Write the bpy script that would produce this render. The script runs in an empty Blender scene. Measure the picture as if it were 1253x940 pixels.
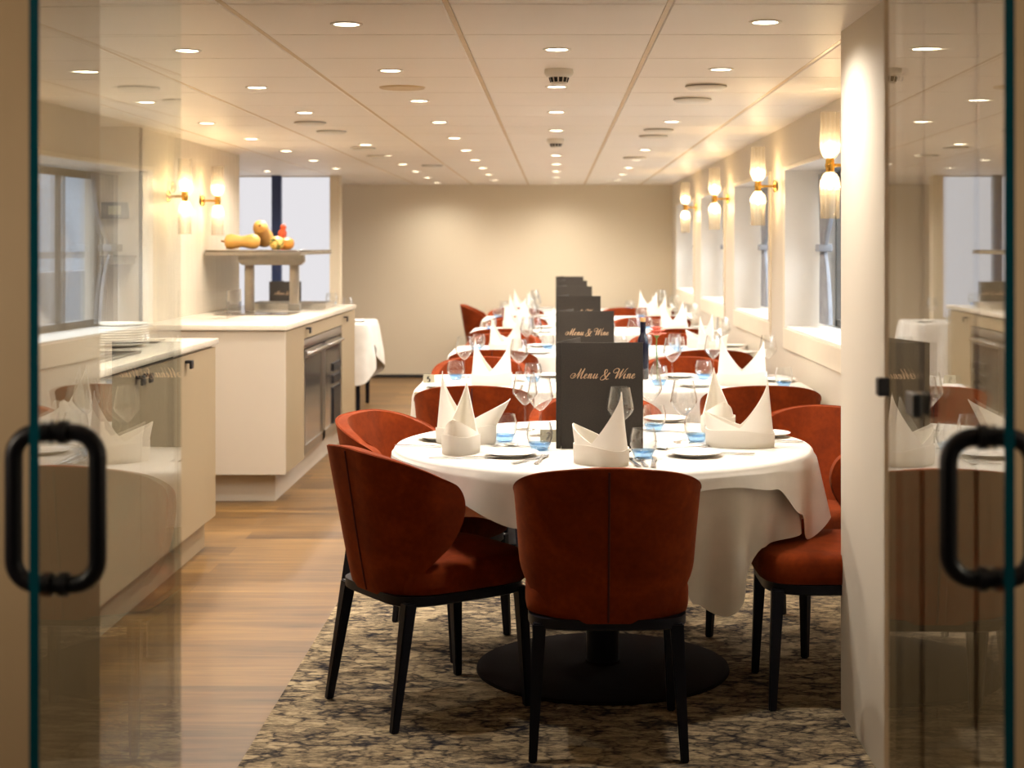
import bpy, bmesh, math, random
from math import sin, cos, pi, radians as R, sqrt, atan2
from mathutils import Vector, Matrix
random.seed(7)
SC = bpy.context.scene
C = SC.collection
F = 1878.0; VX = 680.0; VY = 300.0; EYE = 1.42; CEIL = 2.068; TOP = 0.753

def spot(px, py, z=TOP):
    """where a pixel of the photo meets the horizontal plane z"""
    y = F * (EYE - z) / (py - VY)
    return ((px - VX) * y / F, y)

# ------------------------------------------------------------------ materials
def lin(c):
    return tuple(((v / 255.0) / 12.92 if v / 255.0 <= .04045 else ((v / 255.0 + .055) / 1.055) ** 2.4) for v in c) + (1.0,)
class NT:
    def __init__(s, name):
        s.m = bpy.data.materials.new(name); s.m.use_nodes = True
        s.t = s.m.node_tree; s.t.nodes.clear()
        s.out = s.n('ShaderNodeOutputMaterial')
    def n(s, typ, **kw):
        nd = s.t.nodes.new(typ)
        for k, v in kw.items():
            if hasattr(nd, k): setattr(nd, k, v)
        return nd
    def l(s, a, b): s.t.links.new(a, b)
    def math(s, op, a, b=None, clamp=False):
        nd = s.n('ShaderNodeMath', operation=op); nd.use_clamp = clamp
        for i, v in enumerate((a, b)):
            if v is None: continue
            if isinstance(v, (int, float)): nd.inputs[i].default_value = v
            else: s.l(v, nd.inputs[i])
        return nd.outputs[0]
    def ramp(s, fac, stops):
        nd = s.n('ShaderNodeValToRGB')
        e = nd.color_ramp.elements
        while len(e) < len(stops): e.new(.5)
        for i, (p, c) in enumerate(stops):
            e[i].position = p; e[i].color = c
        s.l(fac, nd.inputs[0]); return nd.outputs[0]
    def mix(s, fac, a, b, blend='MIX'):
        nd = s.n('ShaderNodeMix', data_type='RGBA', blend_type=blend)
        for i, v in ((0, fac), (6, a), (7, b)):
            if isinstance(v, (int, float)): nd.inputs[i].default_value = v
            elif isinstance(v, tuple): nd.inputs[i].default_value = v
            else: s.l(v, nd.inputs[i])
        return nd.outputs[2]
    def noise(s, scale, detail=3, rough=.55, vec=None, dist=0):
        nd = s.n('ShaderNodeTexNoise')
        nd.inputs['Scale'].default_value = scale; nd.inputs['Detail'].default_value = detail
        nd.inputs['Roughness'].default_value = rough; nd.inputs['Distortion'].default_value = dist
        s.l(vec if vec is not None else s.co(), nd.inputs['Vector']); return nd.outputs['Fac']
    def co(s, scale=None, kind='Object'):
        tc = s.n('ShaderNodeTexCoord')
        if not scale: return tc.outputs[kind]
        mp = s.n('ShaderNodeMapping'); mp.inputs['Scale'].default_value = scale
        s.l(tc.outputs[kind], mp.inputs['Vector']); return mp.outputs[0]
    def bump(s, h, st=.2, d=.01):
        b = s.n('ShaderNodeBump'); b.inputs['Strength'].default_value = st; b.inputs['Distance'].default_value = d
        s.l(h, b.inputs['Height']); return b.outputs[0]
    def pbr(s, color, rough=.5, metal=0, normal=None, spec=.5, sheen=0, sheen_tint=None, coat=0, sss=0):
        p = s.n('ShaderNodeBsdfPrincipled')
        for key, v in (('Base Color', color), ('Roughness', rough), ('Metallic', metal), ('Specular IOR Level', spec),
                       ('Sheen Weight', sheen), ('Coat Weight', coat)):
            if hasattr(v, 'is_linked'): s.l(v, p.inputs[key])
            else: p.inputs[key].default_value = v
        if sheen_tint: p.inputs['Sheen Tint'].default_value = sheen_tint
        if normal is not None: s.l(normal, p.inputs['Normal'])
        s.l(p.outputs[0], s.out.inputs[0]); return p

def plain(name, rgb, rough=.5, metal=0, spec=.5, var=.04, nscale=6, coat=0):
    n = NT(name); c = lin(rgb)
    d = tuple(v * (1 - var * 2) for v in c[:3]) + (1,)
    col = n.ramp(n.noise(nscale, 3), [(.3, d), (.7, c)])
    n.pbr(col, rough, metal, None, spec, coat=coat); return n.m
def emit(name, rgb, st):
    n = NT(name); e = n.n('ShaderNodeEmission'); e.inputs[0].default_value = lin(rgb); e.inputs[1].default_value = st
    n.l(e.outputs[0], n.out.inputs[0]); return n.m
def thin_glass(name, tint=(1, 1, 1), f0=.045, rough=0.0, power=5.0, gl=(1, 1, 1), edge=0):
    n = NT(name)
    lw = n.n('ShaderNodeLayerWeight'); lw.inputs[0].default_value = .5
    f = n.math('POWER', lw.outputs['Facing'], power)
    f = n.math('ADD', n.math('MULTIPLY', f, 1 - f0), f0, True)
    tr = n.n('ShaderNodeBsdfTransparent'); tr.inputs[0].default_value = tuple(tint) + (1,)
    if edge:     # the glass wall is seen lengthways at its rim: longer path, darker
        e = n.math('MULTIPLY', n.math('POWER', lw.outputs['Facing'], 4), 1.0, True)
        n.l(n.mix(e, tuple(tint) + (1,), (1 - edge, 1 - edge, 1 - edge * .95, 1)), tr.inputs[0])
    g = n.n('ShaderNodeBsdfGlossy'); g.inputs['Roughness'].default_value = rough; g.inputs[0].default_value = tuple(gl) + (1,)
    m = n.n('ShaderNodeMixShader'); n.l(f, m.inputs[0]); n.l(tr.outputs[0], m.inputs[1]); n.l(g.outputs[0], m.inputs[2])
    n.l(m.outputs[0], n.out.inputs[0]); return n.m

M = {}
def velvet():
    n = NT('rust velvet')
    a = n.noise(9, 4, .6, dist=.6); b = n.noise(60, 2, .5)
    f = n.math('ADD', n.math('MULTIPLY', a, .75), n.math('MULTIPLY', b, .25))
    col = n.ramp(f, [(.28, lin((92, 31, 7))), (.5, lin((114, 42, 9))), (.74, lin((138, 55, 12)))])
    n.pbr(col, .85, 0, n.bump(n.noise(350, 2), .15, .001), .12, .12, (1.0, .40, .16, 1)); return n.m
M['velvet'] = velvet()
M['seam'] = plain('dark velvet piping', (70, 18, 10), .9)
M['leg'] = plain('blue black steel', (22, 24, 36), .42, .6)
def cloth_m():
    n = NT('white linen')
    w = n.noise(420, 2); k = n.noise(9, 3)
    col = n.ramp(k, [(.3, lin((210, 205, 195))), (.7, lin((222, 217, 208)))])
    n.pbr(col, .85, 0, n.bump(n.math('ADD', n.math('MULTIPLY', w, .3), k), .10, .006), .2, .1); return n.m
M['cloth'] = cloth_m()
def napkin_m():
    n = NT('pressed napkin linen')
    p = n.pbr(lin((250, 247, 240)), .8, 0, n.bump(n.noise(400, 2), .06, .001), .2)
    tl = n.n('ShaderNodeBsdfTranslucent'); tl.inputs[0].default_value = lin((250, 244, 230))
    m = n.n('ShaderNodeMixShader'); m.inputs[0].default_value = .28
    n.l(p.outputs[0], m.inputs[1]); n.l(tl.outputs[0], m.inputs[2]); n.l(m.outputs[0], n.out.inputs[0]); return n.m
M['napkin'] = napkin_m()
M['china'] = plain('white porcelain', (244, 242, 236), .14, spec=.6, var=.01)
M['steel'] = plain('polished steel', (222, 220, 216), .24, 1.0, var=.03)
M['brushed'] = plain('brushed steel', (178, 172, 162), .34, 1.0, var=.05, nscale=30)
M['glass'] = thin_glass('clear glass', (.985, .99, .99), .05, 0, 2.6, edge=.35)
M['blueglass'] = thin_glass('blue tinted glass base', (.58, .78, .98), .06, 0, 3)
M['water'] = thin_glass('clear vase water', (.93, .96, .95), .03)
M['door_glass'] = thin_glass('door glass', (.93, .96, .95), .10, 0, 4.2)
M['teal_edge'] = plain('teal glass edge', (6, 84, 100), .2, spec=.8)
M['handle'] = plain('matte black metal', (20, 20, 27), .38, .3)
M['black'] = plain('black plastic', (22, 22, 26), .4)
M['vest'] = plain('taupe panel', (196, 170, 134), .6, var=.05, nscale=2)
M['vdark'] = plain('low bounce dark brown', (74, 54, 38), .6)  # darkened so the unseen vestibule walls bounce less light
M['wall'] = plain('cream wall', (208, 198, 181), .6, var=.02, nscale=1.5)
def streaky():
    n = NT('silky wall covering')
    f = n.noise(5, 4, .6, n.co((9, 9, .25)))
    g = n.noise(30, 2, .5, n.co((6, 6, .3)))
    col = n.ramp(n.math('ADD', n.math('MULTIPLY', f, .7), n.math('MULTIPLY', g, .3)), [(.3, lin((210, 198, 176))), (.7, lin((228, 218, 200)))])
    n.pbr(col, .42, 0, None, .4); return n.m
M['silk'] = streaky()
M['backwall'] = plain('beige far wall', (214, 200, 174), .6, var=.03, nscale=.8)
M['ceil'] = plain('cream ceiling panel', (246, 239, 229), .46, spec=.5, var=.02, nscale=1.2)
M['tbar'] = plain('tan ceiling rail', (206, 180, 138), .4, spec=.5)
M['white'] = plain('white paint', (238, 234, 226), .5, var=.02)
M['offwhite'] = plain('off white plastic', (226, 222, 212), .35, var=.02)
M['frame'] = plain('cream window frame', (224, 212, 190), .45, var=.02)
M['alu'] = plain('grey window metal', (120, 116, 110), .4, .6)
M['counter'] = plain('pale stone worktop', (236, 226, 208), .16, spec=.6, var=.03, nscale=25)
M['cab'] = plain('beige cabinet laminate', (160, 142, 112), .45, var=.02, nscale=3)
M['cabin'] = plain('dark cabinet gap', (40, 32, 26), .7)
M['cabend'] = plain('pale cabinet end panel', (198, 187, 170), .4, var=.02, nscale=3)
M['darkglass'] = plain('smoky fridge glass', (120, 112, 106), .12, .55, spec=.8, var=.15, nscale=4)
M['brass'] = plain('brass', (214, 168, 82), .22, 1.0)
M['light'] = emit('downlight glow', (255, 238, 205), 14)
M['bulb'] = emit('sconce bulb glow', (255, 216, 150), 30)
def sconce_glass():
    n = NT('sconce ribbed glass')
    lw = n.n('ShaderNodeLayerWeight'); lw.inputs[0].default_value = .5
    f = n.math('ADD', n.math('MULTIPLY', n.math('POWER', lw.outputs['Facing'], 3), .85), .08, True)
    tr = n.n('ShaderNodeBsdfTransparent'); tr.inputs[0].default_value = (.99, .97, .93, 1)
    tl = n.n('ShaderNodeBsdfTranslucent'); tl.inputs[0].default_value = (1, .95, .85, 1)
    g = n.n('ShaderNodeBsdfGlossy'); g.inputs['Roughness'].default_value = .08
    a = n.n('ShaderNodeMixShader'); a.inputs[0].default_value = .08; n.l(tr.outputs[0], a.inputs[1]); n.l(tl.outputs[0], a.inputs[2])
    m = n.n('ShaderNodeMixShader'); n.l(f, m.inputs[0]); n.l(a.outputs[0], m.inputs[1]); n.l(g.outputs[0], m.inputs[2])
    n.l(m.outputs[0], n.out.inputs[0]); return n.m
M['sglass'] = sconce_glass()
M['menu'] = None
def menu_m():
    n = NT('charcoal book cloth')
    f = n.noise(260, 2, .6); g = n.noise(5, 2)
    col = n.ramp(n.math('ADD', n.math('MULTIPLY', f, .6), n.math('MULTIPLY', g, .4)), [(.3, lin((44, 40, 36))), (.7, lin((62, 56, 49)))])
    n.pbr(col, .75, 0, n.bump(f, .2, .001), .25); return n.m
M['menu'] = menu_m()
M['gold'] = plain('rose gold foil', (206, 172, 138), .5, .15)
M['page'] = plain('cream paper', (214, 190, 160), .7)
M['navy'] = plain('navy painted steel', (26, 44, 84), .5)
M['squash'] = plain('butternut skin', (232, 178, 92), .45, var=.12, nscale=9)
M['orange'] = plain('orange gourd skin', (224, 150, 60), .45, var=.12, nscale=9)
M['red'] = plain('red gourd skin', (216, 92, 50), .45, var=.1, nscale=30)
M['stalk'] = plain('dry stalk', (150, 112, 58), .8)
def gourd_m():
    n = NT('speckled gourd skin')
    f = n.noise(16, 3, .6, dist=1.5)
    col = n.ramp(f, [(.40, lin((70, 84, 36))), (.47, lin((236, 196, 96))), (.6, lin((244, 214, 130))), (.7, lin((214, 140, 50)))])
    n.pbr(col, .45); return n.m
M['gourd'] = gourd_m()
M['petal'] = plain('coral petal', (240, 150, 128), .6, var=.08, nscale=40)
M['green'] = plain('flower stem green', (86, 120, 52), .6)
M['bottle'] = plain('dark blue wine glass', (8, 12, 34), .22, spec=.35)
M['cork'] = plain('cork stopper', (208, 164, 104), .7)
M['curtain'] = plain('grey blue curtain', (150, 152, 158), .8, spec=.2, var=.12, nscale=12)
M['blind'] = emit('daylit white blind', (226, 223, 226), .92)
M['device'] = plain('grey device casing', (128, 122, 112), .5)
M['screen'] = plain('pale display', (196, 188, 158), .3)
M['base'] = plain('black baseboard', (24, 22, 22), .5)
M['plate_dark'] = plain('bronze black plate', (24, 15, 14), .85, .0, .1, var=.1, nscale=60)
M['ink'] = plain('black ink', (18, 16, 14), .7)
M['card'] = plain('grey card', (146, 138, 114), .6)
M['hob'] = plain('dark glass inset', (120, 110, 96), .12, .3)
M['ext'] = plain('pale harbour wall', (104, 110, 118), .8)
def wood():
    n = NT('oak planks')
    tc = n.co()
    br = n.n('ShaderNodeTexBrick'); br.offset = .37; br.squash = 1
    for k, v in (('Scale', 1.0), ('Mortar Size', .0012), ('Brick Width', 1.5), ('Row Height', .19), ('Bias', 0.0), ('Mortar Smooth', .1)): br.inputs[k].default_value = v
    br.inputs['Color1'].default_value = (0, 0, 0, 1); br.inputs['Color2'].default_value = (1, 1, 1, 1); br.inputs['Mortar'].default_value = (.5, .5, .5, 1)
    n.l(tc, br.inputs['Vector'])
    g = n.noise(1.0, 6, .65, n.co((2.2, 26, 1)), .3)
    g2 = n.noise(1.0, 3, .6, n.co((.9, 9, 1)), .8)
    f = n.math('ADD', n.math('MULTIPLY', g, .45), n.math('MULTIPLY', g2, .55))
    f = n.math('ADD', n.math('MULTIPLY', f, .85), n.math('MULTIPLY', br.outputs['Color'], .15))
    col = n.ramp(f, [(.34, lin((62, 42, 20))), (.5, lin((106, 77, 40))), (.66, lin((134, 101, 56)))])
    col = n.mix(br.outputs['Fac'], col, lin((84, 62, 40)))
    n.pbr(col, .38, 0, n.bump(g, .05, .002), .4); return n.m
M['wood'] = wood()
def carpet():
    n = NT('stone patterned carpet')
    base = n.co((1, 1.7, 1))
    nz = n.n('ShaderNodeTexNoise'); nz.inputs['Scale'].default_value = 16; nz.inputs['Detail'].default_value = 4
    n.l(base, nz.inputs['Vector'])
    mx = n.n('ShaderNodeMix', data_type='VECTOR'); mx.inputs[0].default_value = .085
    n.l(base, mx.inputs[4]); n.l(nz.outputs['Color'], mx.inputs[5])
    vo = n.n('ShaderNodeTexVoronoi', feature='DISTANCE_TO_EDGE'); vo.inputs['Scale'].default_value = 15
    n.l(mx.outputs[1], vo.inputs['Vector'])
    v2 = n.n('ShaderNodeTexVoronoi', feature='F1'); v2.inputs['Scale'].default_value = 15
    n.l(mx.outputs[1], v2.inputs['Vector'])
    st = n.noise(1.0, 2, .75, n.co((38, 200, 1)))
    md = n.noise(1.0, 3, .65, n.co((11, 34, 1)))
    wide = n.noise(7.0, 3, .6)
    width = n.math('MULTIPLY', n.math('SUBTRACT', wide, .30), .62)
    crack = n.math('MULTIPLY', n.math('SUBTRACT', width, vo.outputs['Distance']), 4.0, True)
    sep = n.n('ShaderNodeSeparateColor'); n.l(v2.outputs['Color'], sep.inputs[0])
    f = n.math('ADD', n.math('MULTIPLY', st, .58), n.math('MULTIPLY', sep.outputs[0], .13))
    f = n.math('ADD', f, n.math('MULTIPLY', md, .44))
    f = n.math('SUBTRACT', f, n.math('MULTIPLY', crack, .25))
    col = n.ramp(f, [(.30, lin((28, 28, 36))), (.43, lin((62, 57, 53))), (.54, lin((118, 104, 83))), (.72, lin((184, 165, 132)))])
    n.pbr(col, .95, 0, n.bump(st, .5, .003), .05); return n.m
M['carpet'] = carpet()

# ------------------------------------------------------------------ mesh helpers
class MB:
    def __init__(s): s.bm = bmesh.new()
    def box(s, lo, hi, bev=0, seg=2):
        bm = s.bm
        vs = [bm.verts.new((x, y, z)) for x in (lo[0], hi[0]) for y in (lo[1], hi[1]) for z in (lo[2], hi[2])]
        fs = [bm.faces.new([vs[i] for i in q]) for q in ((0, 1, 3, 2), (4, 6, 7, 5), (0, 4, 5, 1), (2, 3, 7, 6), (0, 2, 6, 4), (1, 5, 7, 3))]
        if bev:
            es = list({e for f in fs for e in f.edges})
            bmesh.ops.bevel(bm, geom=es, offset=bev, segments=seg, affect='EDGES', profile=.5)
        return s
    def lathe(s, prof, n=32, c=(0, 0, 0), closed=False, rad=None):
        bm = s.bm; rings = []
        for (r, z) in prof:
            if r < 1e-6: rings.append([bm.verts.new((c[0], c[1], c[2] + z))])
            else:
                rings.append([bm.verts.new((c[0] + r * (rad(2 * pi * i / n, z) if rad else 1) * cos(2 * pi * i / n),
                                            c[1] + r * (rad(2 * pi * i / n, z) if rad else 1) * sin(2 * pi * i / n), c[2] + z)) for i in range(n)])
        pr = list(zip(rings, rings[1:]))
        if closed: pr.append((rings[-1], rings[0]))
        for a, b in pr:
            for i in range(n):
                j = (i + 1) % n
                if len(a) == 1 and len(b) == 1: continue
                if len(a) == 1: bm.faces.new((a[0], b[j], b[i]))
                elif len(b) == 1: bm.faces.new((a[i], a[j], b[0]))
                else: bm.faces.new((a[i], a[j], b[j], b[i]))
        return s
    def tube(s, pts, r, n=10, closed=False, caps=True, up=(0, 0, 1)):
        bm = s.bm; P = [Vector(p) for p in pts]; N = len(P); rings = []
        prev = None
        for i, p in enumerate(P):
            a = P[(i - 1) % N] if (closed or i > 0) else p
            b = P[(i + 1) % N] if (closed or i < N - 1) else p
            t = (b - a).normalized()
            if prev is None:
                u = Vector(up)
                if abs(u.dot(t)) > .95: u = Vector((1, 0, 0))
                u = (u - t * u.dot(t)).normalized()
            else: u = (prev - t * prev.dot(t)).normalized()
            prev = u; w = t.cross(u)
            rr = r[i] if isinstance(r, (list, tuple)) else r
            rings.append([bm.verts.new(p + (u * cos(2 * pi * k / n) + w * sin(2 * pi * k / n)) * rr) for k in range(n)])
        for i in range(N if closed else N - 1):
            a, b = rings[i], rings[(i + 1) % N]
            for k in range(n):
                bm.faces.new((a[k], a[(k + 1) % n], b[(k + 1) % n], b[k]))
        if not closed and caps:
            bm.faces.new(rings[0][::-1]); bm.faces.new(rings[-1])
        return s
    def taper(s, p0, p1, w0, w1):
        """square tapering bar"""
        bm = s.bm
        a = [bm.verts.new((p0[0] + dx * w0, p0[1] + dy * w0, p0[2])) for dx, dy in ((-1, -1), (1, -1), (1, 1), (-1, 1))]
        b = [bm.verts.new((p1[0] + dx * w1, p1[1] + dy * w1, p1[2])) for dx, dy in ((-1, -1), (1, -1), (1, 1), (-1, 1))]
        fs = [bm.faces.new(a), bm.faces.new(b[::-1])]
        for i in range(4): fs.append(bm.faces.new((a[i], b[i], b[(i + 1) % 4], a[(i + 1) % 4])))
        es = [e for e in {e for f in fs for e in f.edges}]
        bmesh.ops.bevel(bm, geom=es, offset=min(w0, w1) * .3, segments=2, affect='EDGES')
        return s
    def prism(s, pts, z0, z1, axis='z'):
        bm = s.bm
        def mk(p, h): return {'z': (p[0], p[1], h), 'y': (p[0], h, p[1]), 'x': (h, p[0], p[1])}[axis]
        a = [bm.verts.new(mk(p, z0)) for p in pts]; b = [bm.verts.new(mk(p, z1)) for p in pts]
        bm.faces.new(a[::-1]); bm.faces.new(b)
        n = len(pts)
        for i in range(n): bm.faces.new((a[i], a[(i + 1) % n], b[(i + 1) % n], b[i]))
        return s
    def grid(s, rows, wrap=False):
        bm = s.bm
        V = [[bm.verts.new(p) for p in r] for r in rows]
        for a, b in zip(V, V[1:]):
            m = len(a)
            for i in range(m if wrap else m - 1):
                bm.faces.new((a[i], a[(i + 1) % m], b[(i + 1) % m], b[i]))
        return V
    def ball(s, c, r, sub=2, sc=(1, 1, 1)):
        mt = Matrix.Translation(c) @ Matrix.Diagonal((r * sc[0], r * sc[1], r * sc[2], 1))
        bmesh.ops.create_uvsphere(s.bm, u_segments=20, v_segments=12, radius=1, matrix=mt); return s
    def xf(s, m):
        bmesh.ops.transform(s.bm, matrix=m, verts=s.bm.verts); return s
    def mesh(s, name, mat, smooth=True, ang=40):
        bmesh.ops.recalc_face_normals(s.bm, faces=s.bm.faces)
        me = bpy.data.meshes.new(name); s.bm.to_mesh(me); s.bm.free()
        if mat: me.materials.append(mat)
        if smooth:
            me.shade_smooth(); me.set_sharp_from_angle(angle=R(ang))
        return me
    def obj(s, name, mat, parent=None, smooth=True, ang=40, mods=None, loc=None):
        o = bpy.data.objects.new(name, s.mesh(name, mat, smooth, ang)); C.objects.link(o)
        if loc: o.location = loc
        if mods:
            for typ, kw in mods:
                md = o.modifiers.new(typ.lower(), typ)
                for k, v in kw.items(): setattr(md, k, v)
            dg = bpy.context.evaluated_depsgraph_get(); dg.update()
            me = bpy.data.meshes.new_from_object(o.evaluated_get(dg))
            o.modifiers.clear(); o.data = me
            if smooth: me.shade_smooth(); me.set_sharp_from_angle(angle=R(ang))
        if parent: o.parent = parent
        return o

def thing(name, label, cat, loc=(0, 0, 0), rz=0, group=None):
    o = bpy.data.objects.new(name, None); C.objects.link(o); o.empty_display_size = .1
    o.location = loc; o.rotation_euler = (0, 0, rz); return tag(o, label, cat, group)
def tag(o, label, cat, group=None):
    o['label'] = label; o['category'] = cat
    if group: o['group'] = group
    return o
def struct(o):
    o['kind'] = 'structure'; return o
KIDS = {}
def dup(root, loc, rz, label=None, group=None, scale=None):
    r = root.copy(); C.objects.link(r); r.location = loc; r.rotation_euler = (0, 0, rz)
    if label: r['label'] = label
    if group: r['group'] = group
    if scale: r.scale = scale
    for ch in root.children:
        c = ch.copy(); C.objects.link(c); c.parent = r
        for g in ch.children:
            d = g.copy(); C.objects.link(d); d.parent = c
    return r
class Proto:
    """first placement uses the original, later ones copy it"""
    def __init__(s, root): s.root = root; s.used = False
    def put(s, loc, rz, label, group=None, scale=None):
        if s.used: return dup(s.root, loc, rz, label, group, scale)
        s.used = True; r = s.root; r.location = loc; r.rotation_euler = (0, 0, rz); r['label'] = label
        if group: r['group'] = group
        if scale: r.scale = scale
        return r

# ------------------------------------------------------------------ room shell
XR = 1.25; XL = -2.28; XLL = -2.62; YB = 16.46; YF = 2.66
b = MB(); b.box((-3.6, -1.2, -.12), (1.7, YB + .3, 0)); struct(b.obj('floor', M['wood'], smooth=False))
b = MB(); b.box((-.862, -1.0, 0), (XR, 16.44, .006)); struct(b.obj('floor_carpet', M['carpet'], smooth=False))
# ceiling: cross joints every .6, rails every .602
b = MB()
xs = [.307 + .602 * k for k in range(-7, 3)]; ys = [4.125 + .6 * k for k in range(-9, 22)]
for i in range(len(xs) - 1):
    for j in range(len(ys) - 1):
        b.box((xs[i] + .009, ys[j] + .003, CEIL), (xs[i + 1] - .009, ys[j + 1] - .003, CEIL + .02), .003, 1)
ce = struct(b.obj('ceiling', M['ceil'], smooth=False))
b = MB()
for x in xs: b.box((x - .0075, -1.2, CEIL + .002), (x + .0075, YB + .2, CEIL + .012))
b.box((-3.7, -1.2, CEIL + .021), (1.8, YB + .3, CEIL + .08))
o = b.obj('rail', M['tbar'], ce, False)

# right wall with four recessed windows
WIN = [(6.62, 8.30), (8.96, 10.65), (11.36, 13.08), (13.85, 15.75)]
WZ0, WZ1 = .97, 1.826
b = MB(); yy = 4.66
for (a, c) in WIN + [(YB, YB)]:
    b.box((XR, yy, 0), (1.62, a, CEIL)); yy = c
for (a, c) in WIN:
    b.box((XR, a, 0), (1.62, c, WZ0)); b.box((XR, a, WZ1), (1.62, c, CEIL))
struct(b.obj('wall_right', M['wall'], smooth=False))
for i, (a, c) in enumerate(WIN):
    w = struct(bpy.data.objects.new('window_%d' % (i + 1), None)); C.objects.link(w); w.location = (1.45, (a + c) / 2, WZ0)
    h = (c - a) / 2; H = WZ1 - WZ0
    b = MB()
    for lo, hi in (((-.212, -h - .07, -.11), (-.195, h + .07, 0)), ((-.212, -h - .07, 0), (-.195, -h, H + .0)), ((-.212, h, 0), (-.195, h + .07, H + .0)), ((-.212, -h - .07, H), (-.195, h + .07, H + .02))):
        b.box(lo, hi, .004)
    b.obj('casing', M['frame'], w, False)
    b = MB(); b.box((-.2, -h, -.002), (.06, h, .012), .003); b.box((-.211, -h - .001, 0), (.08, -h + .003, H)); b.box((-.211, h - .003, 0), (.08, h + .001, H)); b.box((-.211, -h, H - .003), (.08, h, H + .001))
    b.obj('reveal', M['white'], w, False)
    b = MB()
    for y in (-h + .012, -h * .33, h * .33 - .04, h - .052): b.box((.06, y, .012), (.10, y + .04, H - .012))
    b.box((.06, -h + .012, .012), (.10, h - .012, .05)); b.box((.06, -h + .012, H - .05), (.10, h - .012, H - .012))
    b.obj('sash_frame', M['alu'], w, False)
    b = MB(); b.box((.078, -h + .02, .02), (.084, h - .02, H - .02)); b.obj('window_pane', M['glass'], w, False)

# left wall: wide bay by the counter, then the silky wall behind the buffet, then an alcove
b = MB(); b.box((XLL - .1, YF, 0), (XLL, 8.39, CEIL)); b.box((XLL - .1, 8.39, 0), (XL, 8.47, CEIL))
struct(b.obj('wall_left', M['wall'], smooth=False))
b = MB(); b.box((XL - .1, 8.39 + .003, 0), (XL, 11.06, CEIL)); struct(b.obj('wall_left_buffet', M['silk'], smooth=False))
b = MB(); b.box((-3.45, 11.0, 0), (-3.35, 16.5, CEIL)); b.box((-3.4, 11.0, 0), (XL - .1, 11.06, CEIL))
struct(b.obj('wall_alcove', M['wall'], smooth=False))
b = MB(); b.box((-2.10, 14.26, 0), (-2.01, 14.44, CEIL)); b.box((-3.45, 14.34, 0), (-2.1, 14.44, .75)); b.box((-3.45, 14.34, 2.055), (-2.1, 14.44, CEIL))
struct(b.obj('wall_pillar', M['backwall'], smooth=False))
b = MB(); b.box((-3.35, 14.345, .75), (-2.1, 14.365, 2.055)); w5 = struct(b.obj('window_5', M['blind'], smooth=False))
b = MB(); b.box((-2.64, 14.26, .75), (-2.555, 14.33, CEIL)); b.obj('mullion', M['navy'], w5, False)
# far wall in three panels
b = MB()
for x0, x1, y in ((-3.45, -.722, YB - .015), (-.722, -.365, YB - .006), (-.365, 1.7, YB)): b.box((x0, y, 0), (x1, YB + .12, CEIL))
struct(b.obj('wall_back', M['backwall'], smooth=False))
b = MB(); b.box((-2.01, YB - .03, 0), (XR, YB - .015, .035)); struct(b.obj('baseboard_back', M['base'], smooth=False))
# entrance: partition and front walls
b = MB(); b.box((.866, YF + .06, 0), (1.62, 4.66, CEIL)); struct(b.obj('wall_partition', M['wall'], smooth=False))
b = MB()
for x0, x1 in ((.579, .630), (.640, .724), (.734, 1.62)): b.box((x0, YF, 0), (x1, YF + .045, CEIL))
b.box((.584, YF + .012, 0), (1.62, YF + .045, CEIL))
struct(b.obj('wall_front_window_side', M['vest'], smooth=False))
b = MB(); b.prism([(-.790, YF), (-.825, YF + .09), (-2.72, YF + .09), (-2.72, YF)], 0, CEIL)
struct(b.obj('wall_front_buffet_side', M['vest'], smooth=False))
b = MB(); b.box((-1.7, -1.1, 0), (-1.6, YF, CEIL)); b.box((1.45, -1.1, 0), (1.55, YF, CEIL)); b.box((-1.7, -1.2, 0), (1.55, -1.1, CEIL))
struct(b.obj('wall_vestibule', M['vdark'], smooth=False))  # unseen walls put in to keep daylight off the chair backs, darkened against bounce
# strike plate on the frame
b = MB(); b.box((.560, YF + .002, 1.157), (.581, YF + .03, 1.189), .003); tag(b.obj('strike_box', M['black'], smooth=False), 'small black strike box fixed to the pale door frame', 'strike box')

# outdoors beyond the right windows
b = MB(); b.box((3.8, -2, -2), (4.0, 24, 1.18)); b.box((3.75, -2, 1.30), (3.8, 24, 1.36)); struct(b.obj('exterior_wall', M['ext'], smooth=False))

# ------------------------------------------------------------------ glass doors standing open
def door(name, hinge, ang, length, th, hy, zc, hh, hw):
    """leaf runs from the hinge towards -Y; local x = towards +X, local y = away from camera"""
    d = struct(bpy.data.objects.new(name, None)); C.objects.link(d); d.location = (hinge[0], hinge[1], 0); d.rotation_euler = (0, 0, ang)
    b = MB(); b.box((-th / 2, -length, .012), (th / 2, 0, 2.055)); b.obj('glass_panel', M['door_glass'], d, False)
    b = MB(); b.box((-th / 2 - .0005, -length - .002, .012), (th / 2 + .0005, -length, 2.055)); b.obj('polished_edge', M['teal_edge'], d, False)
    rad = .034
    pts = []
    for cx, cz, a0 in ((hw - rad, hh - rad, 0), (-hw + rad, hh - rad, 90), (-hw + rad, -hh + rad, 180), (hw - rad, -hh + rad, 270)):
        for k in range(9):
            a = R(a0 + k * 90 / 8); pts.append((cx + rad * cos(a), -hy, zc + cz + rad * sin(a)))
    b = MB(); b.tube(pts, .0122, 16, closed=True, up=(0, 1, 0)); hnd = b.obj('pull_handle', M['handle'], d)
    b = MB()
    for z in (zc + hh, zc - hh):
        for sx in (-1, 1):
            b.tube([(sx * (th / 2), -hy, z), (sx * (th / 2 + .011), -hy, z)], .0165, 20)
    b.obj('collar', M['handle'], hnd)
    return d
dl = door('door_1', (-.665, 2.70), -.031, .68, .012, .602, 1.060, .104, .058)
dr = door('door_2', (.578, 2.635), -.0145, .714, .012, .627, 1.076, .093, .055)

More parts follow.
